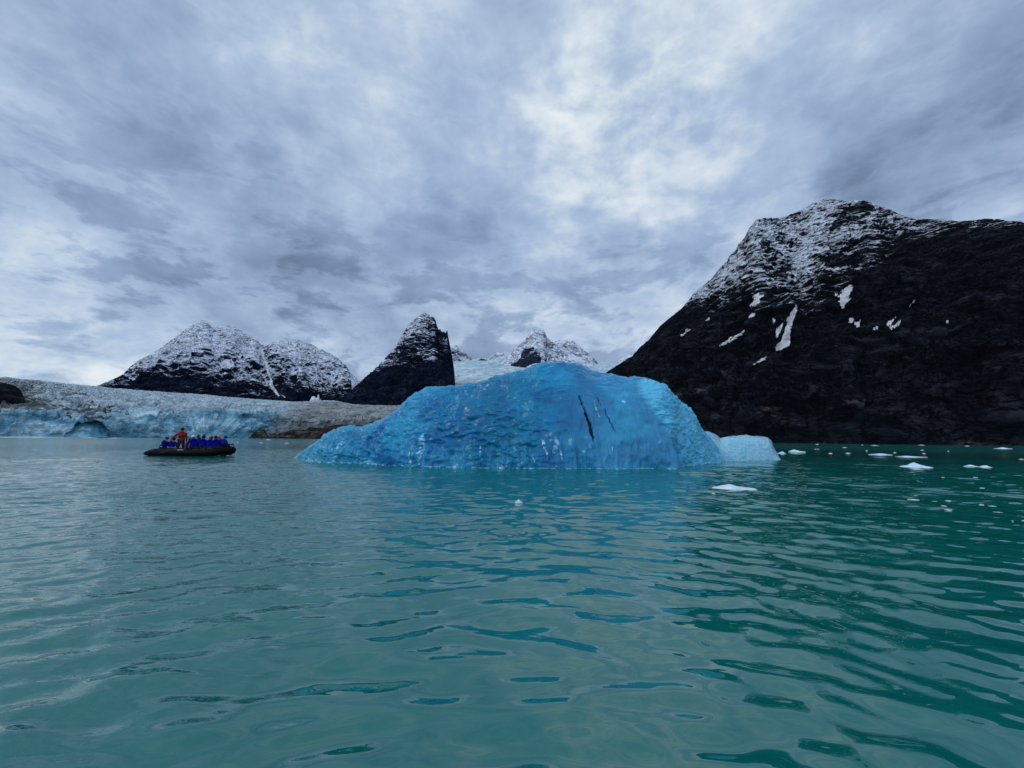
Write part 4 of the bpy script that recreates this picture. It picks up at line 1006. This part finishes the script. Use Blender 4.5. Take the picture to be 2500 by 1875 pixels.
# near side row, backs to us
TR = 0.60                       # backs turned squarely to the camera
person("seated person in a blue jacket and grey white hat, back turned", bx(483.5, -0.8), -0.80, Zs, TR + 0.25, arm='down', jac=M_blue, hatm=M_hat_white, scale=1.12)
person("seated person with large black hat, back turned, right of the grey white hat", bx(503.5, -0.8), -0.80, Zs, TR - 0.1, jac=M_blue, hatm=M_hat_black, scale=1.10)
person("seated person in a blue jacket and dark red knit hat, back turned", bx(521, -0.78), -0.78, Zs, TR - 0.3, jac=M_blue, hatm=M_hat_red, scale=1.04)
person("seated person in a blue jacket and black hat beside the orange hat, back turned", bx(537, -0.70), -0.70, Zs + 0.02, TR + 0.1, jac=M_blue, hatm=M_hat_black, scale=1.03)
person("seated person in a bright blue jacket and navy hat, nearest the bow", bx(553.5, -0.2), -0.20, Zs + 0.04, -0.5, jac=M_blue2, hatm=M_hat_navy, scale=1.03)
# far side row, facing us
person("seated person in an orange jacket just right of the driver", bx(473, 0.5), 0.5, Zs - 0.14, PI + 0.5, jac=M_orange, hatm=M_hat_black, scale=1.0)
person("seated person with dark hair seen between the grey white and large black hats", bx(490.5, 0.78), 0.78, Zs + 0.08, PI + 0.5, jac=M_navy, hat='hair', scale=1.03)
person("seated person on the far tube in a black hat, lower than the heads beside it", bx(496.5, 0.70), 0.70, Zs - 0.03, PI + 0.5, jac=M_navy, hatm=M_hat_black, scale=0.98)
person("seated person in an orange knit hat on the far tube near the bow", bx(545.5, 0.62), 0.62, Zs + 0.06, PI + 0.4, jac=M_blue, hatm=M_hat_orange, scale=1.04)

# ------------------------------------------------------------------ sky and light
SUN_AZ, SUN_EL = math.radians(-115), math.radians(42)      # azimuth from +Y towards +X
wd = bpy.data.worlds.new("World"); sc.world = wd; wd.use_nodes = True
nt = wd.node_tree; nt.nodes.clear(); k = N(nt)
outw = nt.nodes.new('ShaderNodeOutputWorld'); bg = nt.nodes.new('ShaderNodeBackground'); nt.links.new(bg.outputs[0], outw.inputs[0])
sky = nt.nodes.new('ShaderNodeTexSky'); sky.sky_type = 'NISHITA'; sky.sun_disc = False; sky.sun_elevation = SUN_EL; sky.sun_rotation = SUN_AZ
d = k.vmath('NORMALIZE', k.coord('Generated'))
sp = nt.nodes.new('ShaderNodeSeparateXYZ'); nt.links.new(d, sp.inputs[0])
zc_ = k.math('ADD', k.math('MAXIMUM', sp.outputs[2], 0.0), 0.30)
cmb = nt.nodes.new('ShaderNodeCombineXYZ')
nt.links.new(k.math('DIVIDE', sp.outputs[0], zc_), cmb.inputs[0]); nt.links.new(k.math('DIVIDE', sp.outputs[1], zc_), cmb.inputs[1])
pc = cmb.outputs[0]
nA = k.noise(k.map(pc, (0.8, 1.0, 1), loc=(3.1, 1.7, 0)), 1.0, 6, 0.52, 0.3)
nB = k.noise(k.map(pc, (1, 1.1, 1), loc=(7.3, 2.2, 2)), 2.6, 7, 0.56, 0.3)
nC = k.noise(d, 4.5, 6, 0.58, 0.25)
nD = k.noise(k.map(d, (1, 1, 1.6)), 12.0, 7, 0.62, 0.3)
base = k.math('ADD', k.math('MULTIPLY', k.math('SUBTRACT', nA, 0.5), 0.40), k.math('MULTIPLY', k.math('SUBTRACT', nB, 0.5), 0.55))
base = k.math('ADD', base, k.math('MULTIPLY', k.math('SUBTRACT', nC, 0.5), 0.50))
base = k.math('ADD', base, k.math('MULTIPLY', k.math('SUBTRACT', nD, 0.5), 0.32))
# broken lower layer with defined edges
n1_ = k.noise(k.map(pc, (0.9, 1.3, 1), loc=(4.4, 9.1, 1)), 1.7, 6, 0.55, 0.2)
n2_ = k.noise(k.map(d, (1, 1, 2.6), loc=(2.4, 1.1, 5)), 5.0, 7, 0.62, 0.2)
lay = k.math('MULTIPLY', k.ss(n1_, 0.44, 0.64), -0.08)
lay2 = k.math('MULTIPLY', k.math('MULTIPLY', k.ss(n2_, 0.49, 0.585), k.ss(sp.outputs[2], 0.60, 0.25)), -0.20)
edge = k.math('MULTIPLY', k.math('SUBTRACT', 1.0, k.ss(k.math('ABSOLUTE', k.math('SUBTRACT', n2_, 0.475)), 0.0, 0.06)), 0.03)
base = k.math('ADD', base, k.math('ADD', lay, k.math('ADD', lay2, edge)))
base = k.math('ADD', base, k.ss(sp.outputs[2], 0.42, 0.04, 0.645, 0.745))
wv = k.noise(d, 3.0, 4, 0.6, 0, color=True)
dw = k.vmath('NORMALIZE', k.vmath('ADD', d, k.vmath('MULTIPLY', k.vmath('SUBTRACT', wv, (0.5, 0.5, 0.5)), (0.55, 0.55, 0.40))))
def blob(px, py, rad, amt):
    v = dirs(np.array([px]), np.array([py]))[0]; v = v / np.linalg.norm(v)
    dt = k.vmath('DOT_PRODUCT', dw, tuple(v))
    return k.math('MULTIPLY', k.ss(dt, math.cos(math.radians(rad)), 1.0), amt * (0.60 if amt > 0 else 0.62))
val = base
for b_ in [(1490, 270, 15, 0.16), (1850, 390, 8, 0.18), (980, 180, 12, 0.14), (60, 860, 16, 0.16), (450, 850, 12, 0.06), (1330, 700, 11, 0.16), (1700, 690, 12, 0.10), (780, 320, 9, 0.12), (20, 320, 12, 0.14),
           (620, 600, 12, -0.11), (830, 540, 8, -0.10), (80, 640, 14, -0.08), (1080, 570, 7, -0.12), (1240, 640, 5, -0.10), (930, 770, 7, -0.08), (300, 350, 20, -0.06), (100, 50, 22, -0.10), (2250, 370, 9, -0.12), (2300, 100, 20, -0.06), (1300, 330, 6, -0.10), (640, 760, 10, -0.10), (1050, 330, 9, -0.10), (850, 60, 9, -0.10)]:
    val = k.math('ADD', val, blob(*b_))
brk = k.ss(k.noise(k.map(d, (1, 1, 1.5), loc=(0.3, 2.7, 1.1)), 7.5, 5, 0.55, 0.3), 0.38, 0.68)
val = k.math('ADD', val, k.math('MULTIPLY', k.math('MULTIPLY', blob(1540, 300, 14, 0.46), brk), 1.0))
cc = k.ramp(val, [(0.0, srgb(84, 101, 126)), (0.28, srgb(117, 137, 166)), (0.5, srgb(146, 168, 199)), (0.7, srgb(178, 198, 224)), (0.86, srgb(214, 227, 238)), (1.0, srgb(238, 244, 249))])
# thinner, bluer cloud here and there
bl = k.ss(k.noise(d, 1.9, 3, 0.5, 0.2), 0.50, 0.72)
cc = k.mix(k.math('MULTIPLY', bl, 0.32), cc, k.mix(0.5, cc, srgb(110, 146, 204)))
cc = k.mix(1.0, cc, (10, 10, 10), 'MULTIPLY')
# sky behind the camera brightened as added fill light for the iceberg
rear_fill = k.ss(k.math('MULTIPLY', sp.outputs[1], -1), -0.05, 0.6, 1.0, 1.9)
vm = nt.nodes.new('ShaderNodeVectorMath'); vm.operation = 'SCALE'; nt.links.new(cc, vm.inputs[0]); nt.links.new(rear_fill, vm.inputs['Scale'])
fin = k.mix(0.06, vm.outputs[0], sky.outputs[0])
nt.links.new(fin, bg.inputs[0]); bg.inputs[1].default_value = 0.1
sl = bpy.data.lights.new("sun", 'SUN'); sl.energy = 0.9; sl.angle = math.radians(20); sl.color = (1, 0.96, 0.90)
so = bpy.data.objects.new("sun", sl); COL.objects.link(so)
sdir = Vector((math.sin(SUN_AZ) * math.cos(SUN_EL), math.cos(SUN_AZ) * math.cos(SUN_EL), math.sin(SUN_EL)))
so.rotation_euler = sdir.to_track_quat('Z', 'Y').to_euler()
vs_ = sc.view_settings; vs_.view_transform = 'Standard'; vs_.look = 'None'; vs_.exposure = 0.0; vs_.gamma = 1.0
sc.cycles.use_denoising = True; sc.cycles.volume_bounces = 2
